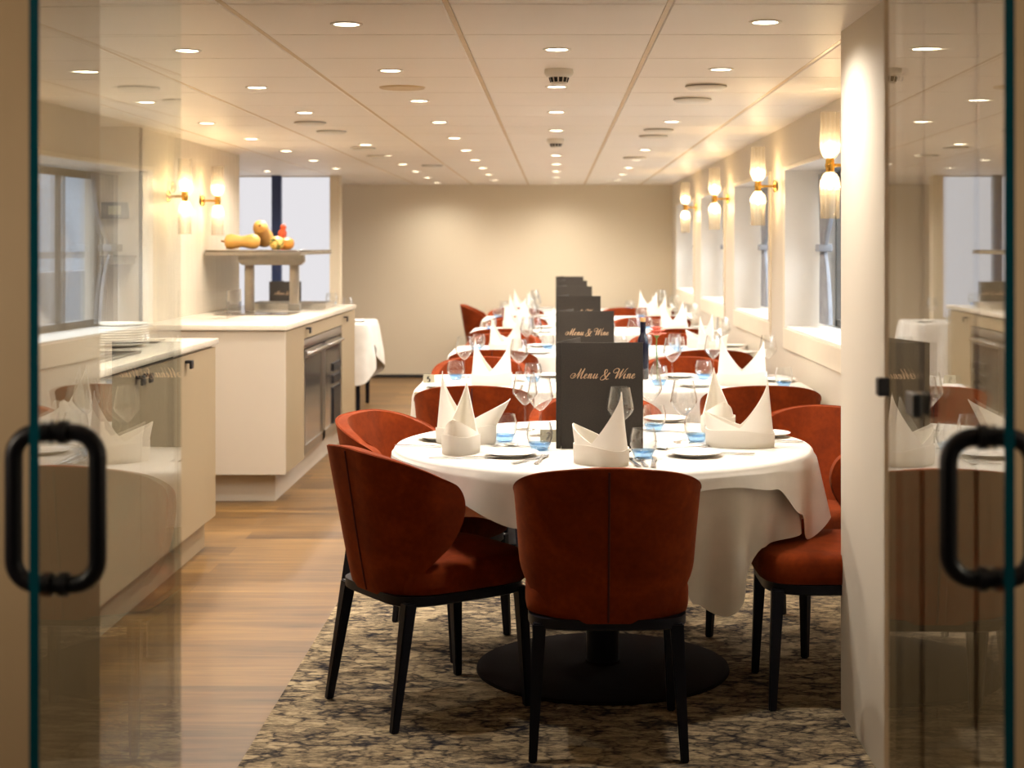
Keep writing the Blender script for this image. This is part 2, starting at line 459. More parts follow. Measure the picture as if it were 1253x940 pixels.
b = MB()
for sx in (-1, 1): b.box((sx * .013 - .007, -.255, 1.152), (sx * .013 + .007, -.195, 1.188), .003)
b.obj('lock_patch', M['black'], dr, False)

# ------------------------------------------------------------------ chair
def make_chair():
    t = thing('dining_chair', '', 'chair')
    # shell
    NS, NT_ = 60, 26; th = .04
    keys = [(0, -.13), (.08, -.15), (.2, -.145), (.32, -.11), (.45, -.065), (.58, -.036), (.7, -.022), (.82, -.024), (.92, -.042), (.97, -.064), (1.0, -.095)]
    def yf(v):
        for q in range(len(keys) - 1):
            if v <= keys[q + 1][0] + 1e-9:
                (a, p1), (c, p2) = keys[q], keys[q + 1]
                m1 = (p2 - keys[max(0, q - 1)][1]) / (c - keys[max(0, q - 1)][0])
                e = keys[min(len(keys) - 1, q + 2)]; m2 = (e[1] - p1) / (e[0] - a)
                k = (v - a) / (c - a); L = c - a
                return (2*k**3 - 3*k*k + 1) * p1 + (k**3 - 2*k*k + k) * L * m1 + (3*k*k - 2*k**3) * p2 + (k**3 - k*k) * L * m2
        return keys[-1][1]
    z0, z1 = .372, .808
    def pt(u, v, inset):
        w = .236 + .030 * v - inset; yr = -.222 - .075 * v ** .9 + inset; r = .19 - inset * .8
        y_f = yf(v) - .012
        if y_f >= yr + r: U = (w - r) + pi * r / 2 + (y_f - yr - r)
        else: U = (w - r) + r * math.acos(max(-1, min(1, (yr + r - y_f) / r)))
        s = abs(u) * U; sg = 1 if u >= 0 else -1
        if s <= w - r: x, y = s, yr
        elif s <= w - r + pi * r / 2:
            a = (s - (w - r)) / r; x, y = (w - r) + r * sin(a), yr + r - r * cos(a)
        else: x, y = w, yr + r + (s - (w - r) - pi * r / 2)
        zt = z1 - .07 * abs(u) ** 2.6 - .012 * abs(u) ** 2
        return (sg * x, y + .010 * (1 - abs(u) ** 2) * 0, z0 + v * (zt - z0))
    b = MB(); bm = b.bm
    us = [-1 + 2 * i / NS for i in range(NS + 1)]; vs = [1 - (1 - j / NT_) ** 1.45 for j in range(NT_ + 1)]
    O = [[bm.verts.new(pt(u, v, 0)) for u in us] for v in vs]
    I = [[bm.verts.new(pt(u, v, th)) for u in us] for v in vs]
    for G, fl in ((O, False), (I, True)):
        for j in range(NT_):
            for i in range(NS):
                q = [G[j][i], G[j][i + 1], G[j + 1][i + 1], G[j + 1][i]]
                bm.faces.new(q[::-1] if fl else q)
    ring = lambda G: G[0][:] + [G[j][NS] for j in range(1, NT_)] + G[NT_][::-1] + [G[j][0] for j in range(NT_ - 1, 0, -1)]
    ro, ri = ring(O), ring(I); n = len(ro)
    for k in range(n): bm.faces.new((ro[k], ri[k], ri[(k + 1) % n], ro[(k + 1) % n]))
    b.obj('backrest', M['velvet'], t, True, 80, [('BEVEL', dict(width=.014, segments=3, limit_method='ANGLE', angle_limit=R(50)))])
    # seam down the middle of the back and piping along the top
    pts = [Vector(pt(0, v, 0)) + Vector((0, -.0005, 0)) for v in [k / 14 * .97 + .01 for k in range(15)]]
    b = MB(); b.tube(pts, .0032, 6); b.obj('seam', M['seam'], t)
    b = MB(); b.tube([Vector(pt(u, 1, .006)) + Vector((0, 0, -.001)) for u in [-.96 + 1.92 * k / 40 for k in range(41)]], .0042, 6); b.obj('piping', M['velvet'], t)
    # seat cushion: rounded plan, domed top
    prof = []
    def plan(a, w, yfr, yre):
        c, s = cos(a), sin(a); e = .42
        x = w * (abs(c) ** e) * (1 if c >= 0 else -1)
        y = (abs(s) ** e) * (yfr if s >= 0 else -yre)
        return x, y
    rows = []
    for z, k in ((.385, .955), (.39, .985), (.41, 1), (.445, 1), (.462, .985), (.473, .94), (.478, .82), (.480, .5), (.480, .02)):
        rows.append([(plan(2 * pi * i / 56, .232, .255, .20)[0] * k, plan(2 * pi * i / 56, .232, .255, .20)[1] * k, z) for i in range(56)])
    b = MB(); V = b.grid(rows, True); b.bm.faces.new(V[0][::-1]); b.bm.faces.new(V[-1]); b.obj('seat', M['velvet'], t, True, 60)
    b = MB()
    rows = [[(plan(2 * pi * i / 48, .224, .24, .222)[0] * k, plan(2 * pi * i / 48, .224, .24, .222)[1] * k, z) for i in range(48)] for z, k in ((.352, .97), (.356, 1), (.383, 1), (.384, .9))]
    V = b.grid(rows, True); b.bm.faces.new(V[0][::-1]); b.bm.faces.new(V[-1]); b.obj('frame', M['leg'], t, True)
    for sx in (-1, 1):
        b = MB(); b.taper((sx * .190, -.185, .368), (sx * .208, -.245, .0), .019, .0115); b.obj('leg', M['leg'], t)
        b = MB(); b.taper((sx * .195, .205, .368), (sx * .205, .222, .0), .019, .0115); b.obj('leg', M['leg'], t)
    return Proto(t)
chair = make_chair()
def put_chair(x, y, face, label, group=None):
    """face = degrees of the direction the sitter looks, measured from +X"""
    return chair.put((x, y, .006), R(face - 90), label, group)
G1 = 'dining chairs around the front round table'
put_chair(.145, 4.44, 90, 'rust velvet dining chair with its back to the entrance at the front round table', G1)
put_chair(-.387, 4.755, 35, 'rust velvet chair turned sideways on the aisle side of the front round table, seat showing', G1)
put_chair(-.462, 5.47, -24, 'rust velvet tub chair half hidden behind the sideways chair on the aisle side', G1)
put_chair(.88, 4.865, 180, 'rust velvet chair showing only its seat and legs beside the pale partition', G1)
put_chair(.855, 5.56, 227, 'rust velvet chair with its rounded inner back showing, window side of front table', G1)
put_chair(.16, 5.90, 270, 'rust velvet chair across the front round table, mostly hidden behind the menu', G1)
ORD = ['', 'front round', 'second', 'third', 'fourth', 'fifth', 'last']
TC = [0, 5.13, 7.45, 9.72, 11.97, 13.95, 15.70]
for k in range(2, 7):
    g = 'dining chairs at the %s table' % ORD[k]
    c = TC[k]; j = lambda a: random.uniform(-a, a)
    put_chair(-.36 + (j(.03) if k > 2 else 0), c - .57, 90, 'rust velvet chair on the entrance side of the %s table, by the aisle' % ORD[k], g)
    put_chair(.905, c - .57, 90 + j(2), 'rust velvet chair on the entrance side of the %s table, by the windows' % ORD[k], g)
    if k < 6:
        put_chair(-.37 + j(.03), c + .60, 270 + j(8), 'rust velvet chair on the far side of the %s table, by the aisle' % ORD[k], g)
        put_chair(.74 + j(.05), c + .60, 270 + j(10), 'rust velvet chair on the far side of the %s table, by the windows' % ORD[k], g)
put_chair(-.68, 15.75, 0, 'rust velvet chair at the aisle end of the last table, against the far wall', 'dining chairs at the last table')

# ------------------------------------------------------------------ tables and cloths
def lerpk(keys, a, period=None):
    for (x0, y0), (x1, y1) in zip(keys, keys[1:]):
        if x0 <= a <= x1:
            t = (a - x0) / (x1 - x0); t = t * t * (3 - 2 * t); return y0 + (y1 - y0) * t
    return keys[-1][1]
def cloth(name, Rf, Df, zt, off, folds, seed, N=288, flare=.045):
    rnd = random.Random(seed); ph = [rnd.uniform(0, 6.28) for _ in range(8)]
    rows = []
    for k in (.02, .15, .3, .45, .6, .75, .88, .96):
        rows.append([(Rf(2 * pi * i / N) * k * cos(2 * pi * i / N), Rf(2 * pi * i / N) * k * sin(2 * pi * i / N), zt) for i in range(N)])
    for q in (0, .35, .7, 1.0):       # rounded lip
        a = q * pi / 2; lip = .016
        rows.append([((Rf(t) + off - lip + lip * sin(a)) * cos(t), (Rf(t) + off - lip + lip * sin(a)) * sin(t), zt - lip * (1 - cos(a))) for t in [2 * pi * i / N for i in range(N)]])
    M_ = 12
    for m in range(1, M_ + 1):
        row = []
        for i in range(N):
            t = 2 * pi * i / N; D = max(.02, Df(t)); d = .016 + (D - .016) * m / M_
            w = (sin(folds * t + ph[0]) + .6 * sin(folds * 1.7 * t + ph[1] + .0) * 0 + .55 * sin((folds * 2 + 1) * t + ph[2]))
            amp = .030 * min(1, d / .3) * min(1, D / .18)
            rr = Rf(t) + off + amp * w + flare * d + .004
            row.append((rr * cos(t), rr * sin(t), zt - d))
        rows.append(row)
    b = MB(); V = b.grid(rows, True); b.bm.faces.new(V[0])
    return b.obj(name, M['cloth'], None, True, 75, [('SOLIDIFY', dict(thickness=.0015, offset=1))])
def fmod(t): return math.degrees(t) % 360
# front round table on a disc base
T1 = thing('dining_table', 'round dining table with a dark disc foot under white cloths', 'table', (.157, 5.13, .006))
b = MB(); b.lathe([(0, .715), (.665, .715), (.672, .72), (.672, .742), (.665, .744), (0, .744)], 64); b.obj('tabletop', M['cab'], T1)
b = MB(); b.lathe([(0, 0), (.42, 0), (.422, .004), (.42, .012), (.40, .016), (.06, .022), (.055, .03), (0, .03)], 72); b.obj('base_plate', M['plate_dark'], T1)
b = MB(); b.lathe([(0, .02), (.055, .02), (.055, .70), (.12, .715), (0, .716)], 32); b.obj('column', M['leg'], T1)
ku = [(0, .24), (20, .28), (32, .33), (60, .2), (90, .2), (120, .3), (150, .2), (180, .15), (207, .17), (235, .15), (262, .18), (286, .2), (294, .40), (302, .44), (309, .38), (318, .26), (342, .225), (360, .24)]
o = cloth('tablecloth', lambda t: .672, lambda t: lerpk(ku, fmod(t)), .7525, .002, 13, 3, 288, -.10)
o.location = (.157, 5.13, 0); tag(o, 'long white under cloth hanging to a point beside the front chair, round table', 'tablecloth', 'white cloths on the front round table')
ko = [(0, .13), (12, .07), (30, .05), (50, .14), (67, .28), (85, .12), (110, .05), (135, .10), (157, .24), (178, .08), (198, .03), (212, .035), (230, .10), (247, .165), (262, .11), (280, .06), (300, .052), (316, .075), (328, .17), (338, .27), (348, .22), (360, .13)]
o = cloth('tablecloth', lambda t: .678, lambda t: lerpk(ko, fmod(t)), .7565, .016, 9, 11, 288, .10)
o.location = (.157, 5.13, 0); tag(o, 'short white top cloth laid diagonally over the front round table', 'tablecloth', 'white cloths on the front round table')
def rrect(hw, hd, p=14):
    def f(t):
        return (abs(cos(t) / hw) ** p + abs(sin(t) / hd) ** p) ** (-1 / p)
    return f
protoT = None
for k in range(2, 7):
    rx = rrect(.925, .46)
    lab = 'rectangular dining table under white cloth, %s along the window wall from the entrance' % ORD[k]
    if protoT is None:
        t = thing('dining_table', lab, 'table', (.27, TC[k], .006), 0, 'rectangular tables along the window wall')
        b = MB(); b.box((-.915, -.45, .715), (.915, .45, .744), .004); b.obj('tabletop', M['cab'], t)
        for sx in (-1, 1):
            b = MB(); b.lathe([(0, 0), (.26, 0), (.262, .01), (.05, .022), (.045, .70), (.10, .715), (0, .716)], 32, (sx * .55, 0, 0)); b.obj('pedestal', M['leg'], t)
        c0 = cloth('tablecloth', rx, lambda t: .19 + .16 * abs(sin(2 * t)) ** 6 + .015 * sin(9 * t), .7525, .004, 16, 5, 320)
        protoT = Proto(t); protoC = Proto(tag(c0, '', 'tablecloth'))
    protoT.put((.27, TC[k], .006), 0, lab, 'rectangular tables along the window wall')
    protoC.put((.27, TC[k], 0), 0 if k % 2 == 0 else pi, 'white cloth draped over the %s table along the window wall' % ORD[k], 'white cloths on the rectangular tables')
# small table beyond the buffet
t = thing('dining_table', 'square table under a white cloth standing beyond the buffet island', 'table', (-2.15, 13.45, 0))
b = MB(); b.box((-.5, -.38, .715), (.5, .38, .744), .004); b.obj('tabletop', M['cab'], t)
for sx in (-1, 1):
    for sy in (-1, 1):
        b = MB(); b.taper((sx * .46, sy * .33, .716), (sx * .46, sy * .33, 0), .022, .016); b.obj('leg', M['leg'], t)
o = cloth('tablecloth', rrect(.52, .40), lambda t: .20 + .33 * abs(sin(2 * t)) ** 3, .7525, .004, 12, 8, 240)
o.location = (-2.12, 13.45, 0); tag(o, 'white cloth with a hanging corner on the table beyond the buffet island', 'tablecloth')

# ------------------------------------------------------------------ tableware
def make_napkin(name, hA, hB, a, bb, flare, powA=1.15):
    """two pointed peaks at +x and -x rising from a rolled cuff"""
    t = thing(name, '', 'napkin')
    N = 72; h0 = .066
    def top(th):
        s = abs(((th + pi) % (2 * pi)) - pi)       # 0 at +x, pi at -x
        if s < pi / 2: return h0 + (hA - h0) * (.35 * (1 - s / (pi / 2)) + .65 * cos(s)) ** powA
        return h0 + (hB - h0) * (.35 * (1 - (pi - s) / (pi / 2)) + .65 * cos(pi - s)) ** 1.1
    rows = []
    for v in [k / 14 for k in range(15)]:
        row = []
        for i in range(N):
            th = 2 * pi * i / N; H = top(th); z = v * H
            lean = max(0, z - .05)
            x = a * cos(th); y = bb * sin(th)
            if cos(th) > 0: x *= 1 - .9 * lean * (1 - abs(sin(th)) * .2)
            else: x *= 1 + flare * lean
            y *= 1 - .80 * min(1, lean / .175) ** .9
            row.append((x, y, z))
        rows.append(row)
    b = MB(); b.grid(rows, True); b.obj('folded_peaks', M['napkin'], t, True, 60, [('SOLIDIFY', dict(thickness=.003, offset=-1))])
    rows = []
    for z, k in ((0, 1.0), (.004, 1.03), (.02, 1.045), (1, 1.05), (1, 1.01)):
        row = []
        for i in range(N):
            th = 2 * pi * i / N; zz = z if z < .5 else .050 + .012 * (1 - cos(th)) * .5 + .004 * sin(3 * th)
            row.append((a * k * cos(th), bb * (k + .015) * sin(th), zz))
        rows.append(row)
    b = MB(); b.grid(rows, True); b.obj('cuff', M['napkin'], t, True, 60)
    return Proto(t)
nap_a = make_napkin('folded_napkin', .222, .116, .080, .056, 2.6)      # one tall peak, one low
nap_w = make_napkin('folded_napkin', .240, .150, .098, .060, 5.5)      # low peak swings out like a wing
nap_b = make_napkin('folded_napkin', .225, .118, .108, .062, 1.5)      # broad
nap_t = make_napkin('folded_napkin', .222, .200, .095, .060, -.6)      # two even peaks
def shell(prof, t=.0012):
    inn = [(max(0, r - t), z + (t if i == 0 else 0)) for i, (r, z) in enumerate(prof)]
    return prof + inn[::-1]
def make_wine():
    t = thing('wine_glass', '', 'wine glass')
    bowl = [(.004, .088), (.012, .092), (.028, .108), (.042, .126), (.0455, .136), (.0445, .148), (.038, .182), (.0335, .207)]
    b = MB(); b.lathe(shell(bowl), 32, closed=False); b.obj('bowl', M['glass'], t, True, 60)
    b = MB(); b.lathe([(.0, .088), (.004, .088), (.0035, .05), (.0042, .012), (.012, .005), (.0, .004)], 14); b.obj('stem', M['glass'], t, True, 60)
    b = MB(); b.lathe([(0, 0), (.036, 0), (.0365, .001), (.012, .0045), (0, .005)], 32); b.obj('foot', M['glass'], t, True, 60)
    return Proto(t)
wine = make_wine()
def make_tumbler():
    t = thing('tumbler', '', 'tumbler')
    body = [(.026, .016), (.036, .026), (.042, .04), (.0432, .054), (.041, .07), (.037, .084), (.0355, .092)]
    b = MB(); b.lathe(shell(body, .0016), 32); b.obj('bowl', M['glass'], t, True, 60)
    b = MB(); b.lathe([(0, 0), (.024, 0), (.027, .003), (.036, .022), (.0375, .0265), (.032, .024), (.02, .017), (0, .015)], 32); b.obj('blue_base', M['blueglass'], t, True, 60)
    return Proto(t)
tumbler = make_tumbler()
b = MB(); b.lathe([(0, .0), (.05, 0), (.055, .002), (.072, .009), (.086, .013), (.087, .0145), (.085, .0155), (.07, .012), (.052, .006), (0, .005)], 48)
plate = Proto(tag(b.obj('side_plate', M['china']), '', 'plate'))
def cut_handle(b, l0, l1, w0, w1, z=.003):
    pts = []
    n = 8
    L = [(l0 + (l1 - l0) * k / n, w0 + (w1 - w0) * (k / n) ** .7) for k in range(n + 1)]
    b.prism([(w, y) for y, w in L] + [(-w, y) for y, w in L[::-1]], z - .0012, z + .0012)
    return b
def make_fork():
    b = MB(); cut_handle(b, -.10, .035, .0075, .0032)
    b.prism([(.0032, .035), (.011, .052), (.0115, .066), (-.0115, .066), (-.011, .052), (-.0032, .035)], .002, .0046)
    for x in (-.0098, -.0034, .003, .0094): b.prism([(x - .0012, .064), (x + .002, .064), (x + .0012, .098), (x - .0004, .098)], .0025, .005)
    return Proto(tag(b.obj('fork', M['steel'], ang=30), '', 'fork'))
def make_knife():
    b = MB(); cut_handle(b, -.11, .0, .0078, .0055, .0035)
    b.prism([(.0055, .0), (.0085, .02), (.009, .075), (.004, .103), (-.003, .112), (-.005, .1), (-.005, 0)], .0026, .0044)
    return Proto(tag(b.obj('knife', M['steel'], ang=30), '', 'knife'))
def make_spoon():
    b = MB(); cut_handle(b, -.09, .03, .007, .003)
    rows = []
    for k, z in ((.02, .0008), (.5, .0016), (.85, .004), (1, .006), (.95, .0068), (.5, .003), (.02, .0022)):
        rows.append([(.0175 * k * cos(2 * pi * i / 24), .053 + .027 * k * sin(2 * pi * i / 24), z) for i in range(24)])
    b.grid(rows, True)
    return Proto(tag(b.obj('spoon', M['steel'], ang=50), '', 'spoon'))
fork, knife, spoon = make_fork(), make_knife(), make_spoon()
ZT = .7585        # top of the front table's cloth
def on1(px, py): x, y = spot(px, py, ZT); return (x, y, ZT)
g = 'napkins folded into peaks on the front round table'
x, y, z = (.137, 4.64, ZT)
nap_a.put((x, y, z), R(-38), 'white napkin folded to a tall peak, standing before the front menu', g, (1.14, 1.0, 1.0))
nap_a.put((-.302, 4.90, z), R(80), 'white napkin seen end on like a narrow cone, aisle edge of front table', g)
nap_w.put((-.30, 5.13, z), R(172), 'white napkin with a wing swung out, behind the cone shaped napkin', g)
nap_b.put((.605, 5.04, z), R(-8), 'broad white napkin on the window edge of the front round table', g)
nap_a.put((.575, 5.44, z), R(95), 'white napkin peak standing behind the broad napkin on the front table', g)
g = 'wine glasses on the front round table'
for (x, y), l in (((.205, 4.915), 'clear wine glass standing right before the front menu cover, behind the peaked napkin'),
                  ((.43, 5.15), 'clear wine glass standing alone between front menu and broad napkin'),
                  ((.345, 5.62), 'clear wine glass partly cut off by the edge of the front menu'),
                  ((-.11, 5.50), 'taller looking one of two overlapping wine glasses beside the front menu spine'),
                  ((-.054, 5.32), 'nearer of two overlapping wine glasses, next to the front menu spine')):
    wine.put((x, y, ZT), random.uniform(0, 3), l, g)
g = 'blue based tumblers on the front round table'
for (x, y), l in (((-.172, 5.17), 'round tumbler with blue base beside the winged napkin, front table'),
                  ((-.052, 4.95), 'tumbler with blue base touching the front menu spine, a fork before it'),
                  ((.272, 4.77), 'tumbler with blue base just right of the peaked napkin, front table'),
                  ((.350, 5.46), 'tumbler with blue base under the wine glass at the menu edge'),
                  ((.475, 5.17), 'tumbler with blue base mostly hidden by the broad napkin')):
    tumbler.put((x, y, ZT), random.uniform(0, 3), l, g)
g = 'side plates on the front round table'
for (x, y), l in (((-.14, 4.815), 'white side plate at the near edge, below the round tumbler'),
                  ((.435, 4.815), 'white side plate with cutlery at the near edge, before the broad napkin'),
                  ((-.385, 5.22), 'white side plate at the aisle edge beside the cone shaped napkin'),
                  ((.725, 5.31), 'white side plate at the window edge behind the broad napkin'),
                  ((.415, 5.77), 'white side plate at the far edge beyond the lone wine glass')):
    plate.put((x, y, ZT), 0, l, g)
g = 'cutlery on the front round table'
zc = ZT + .001
for pr, x, y, rz, l in ((fork, -.045, 4.72, -8, 'steel fork with tines up before the tumbler at the menu spine'),
        (knife, -.075, 4.72, -30, 'steel knife slanting beside the fork at the menu spine'),
        (knife, -.285, 4.755, 97, 'steel knife lying before the cone shaped napkin'),
        (knife, -.42, 5.03, 80, 'steel knife at the aisle edge under the side plate'),
        (fork, -.155, 5.00, 50, 'steel fork lying under the round tumbler'),
        (spoon, -.10, 5.02, 60, 'steel spoon lying under the round tumbler'),
        (spoon, .262, 4.655, 5, 'steel spoon shining between peaked napkin and blue tumbler'),
        (fork, .235, 4.66, 8, 'steel fork just right of the peaked napkin'),
        (knife, .297, 4.66, -4, 'steel knife at the near edge below the blue tumbler'),
        (knife, .52, 4.86, 75, 'steel knife lying before the broad napkin'),
        (fork, .44, 5.0, -60, 'steel fork resting by the foot of the lone wine glass'),
        (spoon, .375, 4.93, 40, 'steel spoon with its bowl to the lone wine glass'),
        (knife, .72, 5.16, 78, 'steel knife at the window edge behind the broad napkin'),
        (fork, .40, 5.42, 70, 'steel fork lying at the far side of the lone wine glass')):
    pr.put((x, y, zc), R(rz), l, g)

# menu folders
def ribbon_letters(b, text_strokes, s, ox, oz, y, slant=.38, bold=1):
    def cr(P):
        out = []
        Q = [P[0]] + P + [P[-1]]
        for i in range(1, len(Q) - 2):
            p0, p1, p2, p3 = Q[i - 1:i + 3]
            for k in range(7):
                t = k / 7
                out.append(tuple(.5 * (2 * p1[d] + (p2[d] - p0[d]) * t + (2 * p0[d] - 5 * p1[d] + 4 * p2[d] - p3[d]) * t * t + (3 * p1[d] - p0[d] - 3 * p2[d] + p3[d]) * t ** 3) for d in (0, 1)))
        out.append(P[-1]); return out
    for st in text_strokes:
        pts = [((x + slant * z), z) for x, z in cr(st)] if len(st) > 2 else [((x + slant * z), z) for x, z in st]
        n = len(pts); L = []; Rr = []
        for i in range(n):
            a = pts[max(0, i - 1)]; c = pts[min(n - 1, i + 1)]
            dx, dz = c[0] - a[0], c[1] - a[1]; l = max(1e-6, sqrt(dx * dx + dz * dz)); nx, nz = -dz / l, dx / l
            w = (.055 + (.085 if dz < 0 else .0) * abs(dz) / l) * bold
            L.append((ox + s * (pts[i][0] + nx * w), y, oz + s * (pts[i][1] + nz * w)))
            Rr.append((ox + s * (pts[i][0] - nx * w), y, oz + s * (pts[i][1] - nz * w)))
        b.grid([L, Rr])
LM = [[(-.2, .3), (-.75, .05), (-1.15, .45), (-.95, 1.0), (-.45, 1.05), (-.3, .75), (-.55, .5), (-.8, .62)], [(-.2, .3), (.2, .9), (.55, 2.1)], [(.55, 2.1), (.45, 1.0), (.45, 0)], [(.45, 0), (.8, 1.0), (1.3, 2.15)], [(1.3, 2.15), (1.15, 1.0), (1.15, .2), (1.35, 0), (1.65, .35)]]
Le = [[(0, .45), (.35, .55), (.52, .8), (.35, 1.0), (.1, .7), (.1, .2), (.35, 0), (.75, .35)]]
Ln = [[(0, .6), (.2, 1.0), (.2, .5), (.15, 0)], [(.17, .35), (.45, .95), (.65, .9), (.6, .3), (.75, 0), (1.05, .4)]]
Lu = [[(0, .5), (.2, 1.0), (.15, .25), (.35, 0), (.65, .5), (.78, 1.0)], [(.78, 1.0), (.7, .3), (.85, 0), (1.15, .4)]]
Li = [[(0, .5), (.2, 1.0), (.15, .25), (.35, 0), (.6, .4)], [(.15, 1.42), (.2, 1.36)]]
LA = [[(1.75, 1.05), (1.62, 1.2), (1.45, 1.0), (1.2, .35), (.7, -.25), (.15, -.3), (-.05, .1), (.2, .6), (.75, 1.05), (.95, 1.5), (.78, 1.9), (.45, 1.85), (.4, 1.4), (.65, .8), (1.05, .15), (1.45, -.2), (1.8, -.05)]]
LW = [[(.05, 1.4), (-.3, 1.15), (-.75, 1.35), (-.75, 1.85), (-.25, 2.15), (.25, 1.95), (.3, 1.4), (.2, .6), (.2, 0)], [(.2, 0), (.6, .9), (1.15, 2.05)], [(1.15, 2.05), (.95, 1.0), (.95, 0)], [(.95, 0), (1.4, .9), (1.8, 1.9), (2.05, 2.2)]]
def text_menu():
    out = []
    def add(gl, x): out.extend([[(px + x, pz) for px, pz in st] for st in gl])
    x = 0; add(LM, x); add(Le, 1.75); add(Ln, 2.55); add(Lu, 3.65)
    out.extend([[(5.45 + px * .95, pz) for px, pz in st] for st in LA])
    add(LW, 8.45); add(Li, 10.15); add(Ln, 10.85); add(Le, 11.95)
    return out
def make_menu():
    t = thing('menu_folder', '', 'menu')
    W, H, T = .283, .345, .004
    b = MB(); b.box((.0172, -T, 0), (W, 0, H), .0012); fc = b.obj('front_cover', M['menu'], t)
    b = MB(); b.box((0, -T - .0005, 0), (.0165, .004, H), .0015); b.obj('spine', M['menu'], t)
    b = MB(); ribbon_letters(b, text_menu(), .0152, .062, .228, -T - .0006); b.obj('lettering', M['gold'], fc, False)
    b = MB(); b.box((.022, .0005, .003), (W - .004, .003, H - .002)); b.obj('inside_page', M['page'], t, False)
    b = MB(); b.box((.018, 0, 0), (W, T, H), .0012); b.xf(Matrix.Translation((0, .004, 0)) @ Matrix.Rotation(R(72), 4, 'Z')); b.obj('back_cover', M['menu'], t)
    return Proto(t)
menu = make_menu()
for k, y in ((1, 4.99), (2, 7.46), (3, 9.68), (4, 11.95), (5, 13.87), (6, 15.65)):
    menu.put((.0 + .001 * (k % 2), y, ZT if k == 1 else .7545), R(.6 if k == 1 else random.uniform(-1, 1)), 'upright charcoal menu folder lettered Menu & Wine on the %s table' % ORD[k], 'menu folders standing in line on the tables')
menu.put((-2.53, 13.55, .7545), R(1), 'charcoal menu folder on the table beyond the buffet, before the white blind', 'menu folders standing in line on the tables')

# number cards
def make_card(digit):
    t = thing('number_card', '', 'table number')
    b = MB(); b.prism([(-.018, 0), (.018, 0), (.002, .04), (-.002, .04)], -.027, .027, 'x'); b.obj('tent', M['card'], t, False)
    D = {'5': [[(.75, 1.9), (.1, 1.9)], [(.1, 1.9), (.05, 1.1), (.45, 1.2), (.8, .75), (.55, .1), (0, .1)]],
         '2': [[(.05, 1.5), (.25, 1.9), (.7, 1.8), (.75, 1.3), (.4, .7), (0, .1)], [(0, .1), (.85, .1)]]}[digit]
    b = MB()
    ribbon_letters(b, D, .0135, -.006, .005, 0, 0, 1.9)
    for v in b.bm.verts: v.co.y = -.018 - .0012 + (v.co.z / .04) * .016
    b.obj('numeral', M['ink'], t, False); return t
c = make_card('5'); x, y = spot(525, 468.5, .7545); c.location = (x, y, .7545); c['label'] = 'small grey tent card numbered 5 at the aisle corner of the second table'
c = make_card('2'); c.location = (-.025, 5.17, ZT); c['label'] = 'small grey number card behind the tumbler on the front round table'

# second table, as the photograph shows it
Z2 = .7545
g = 'napkins on the second table'
nap_t.put((-.305, 7.30, Z2), R(172), 'white twin peaked napkin at the aisle end of the second table', g)
nap_t.put((.885, 7.30, Z2), R(172), 'white twin peaked napkin at the window end of the second table', g, (1.2, 1.1, 1.05))
g = 'wine glasses on the second table'
for x, y, l in ((-.46, 7.72, 'clear wine glass behind the aisle napkin of the second table'), (-.18, 7.5, 'clear wine glass between aisle napkin and menu on the second table'),
                (.575, 7.58, 'clear wine glass beside the flower vase on the second table'), (.80, 7.8, 'clear wine glass behind one peak of the second window napkin'), (1.08, 7.8, 'clear wine glass behind the window most peak on the second table')):
    wine.put((x, y, Z2), 0, l, g)
g = 'tumblers on the second table'
for x, y, l in ((-.495, 7.60, 'blue based tumbler by the number 5 card on second table'), (-.11, 7.45, 'blue based tumbler next to the menu on the second table'),
                (.735, 7.62, 'blue based tumbler between vase and window napkin, second table'), (1.07, 7.20, 'blue based tumbler by the windows at the edge of the second table'), (.49, 7.28, 'blue based tumbler by the flower vase on the second table')):
    tumbler.put((x, y, Z2), 0, l, g)
g = 'side plates on the second table'
for x, y, l in ((-.53, 7.17, 'white side plate at the aisle corner of the second table'), (.62, 7.72, 'white side plate at the far edge of the second table'), (.66, 7.22, 'white side plate with cutlery beside the window napkin, second table'), (-.02, 7.75, 'white side plate behind the menu of the second table'), (1.09, 7.5, 'white side plate at the window end of the second table')):
    plate.put((x, y, Z2), 0, l, g)
g = 'cutlery on the second table'
for pr, x, y, rz, l in ((fork, -.42, 7.14, 10, 'steel fork before the aisle tumbler of the second table'), (knife, -.16, 7.14, 0, 'steel knife right of the aisle napkin on the second table'),
                        (fork, .70, 7.18, -50, 'steel fork before the window napkin of the second table'), (knife, 1.06, 7.08, 0, 'steel knife below the window tumbler of the second table')):
    pr.put((x, y, Z2 + .001), R(rz), l, g)
# wine bottle, vase and gerbera
bt = thing('wine_bottle', 'dark blue wine bottle with a cork behind the second menu', 'bottle', (.433, 7.62, Z2))
b = MB(); b.lathe([(0, 0), (.026, 0), (.029, .004), (.029, .17), (.0275, .195), (.016, .222), (.0145, .235), (.0145, .285), (.0, .286)], 32); b.obj('body', M['bottle'], bt)
b = MB(); b.lathe([(0, .284), (.0125, .284), (.0135, .305), (0, .306)], 20); b.obj('cork', M['cork'], bt)
vs = thing('flower_vase', 'slim clear glass vase holding the coral gerbera on the second table', 'vase', (.487, 7.40, Z2))
b = MB(); b.lathe(shell([(.02, .002), (.026, .006), (.027, .06), (.02, .09), (.0125, .105), (.012, .13), (.020, .15)], .0015), 24); b.obj('body', M['water'], vs)
fl = thing('gerbera', 'coral pink gerbera flower standing in the glass vase', 'flower', (.487, 7.40, Z2))
b = MB(); b.tube([(.004, 0, .006), (.002, 0, .1), (-.002, 0, .17), (0, 0, .222)], .0028, 8); b.obj('stem', M['green'], fl)
b = MB()
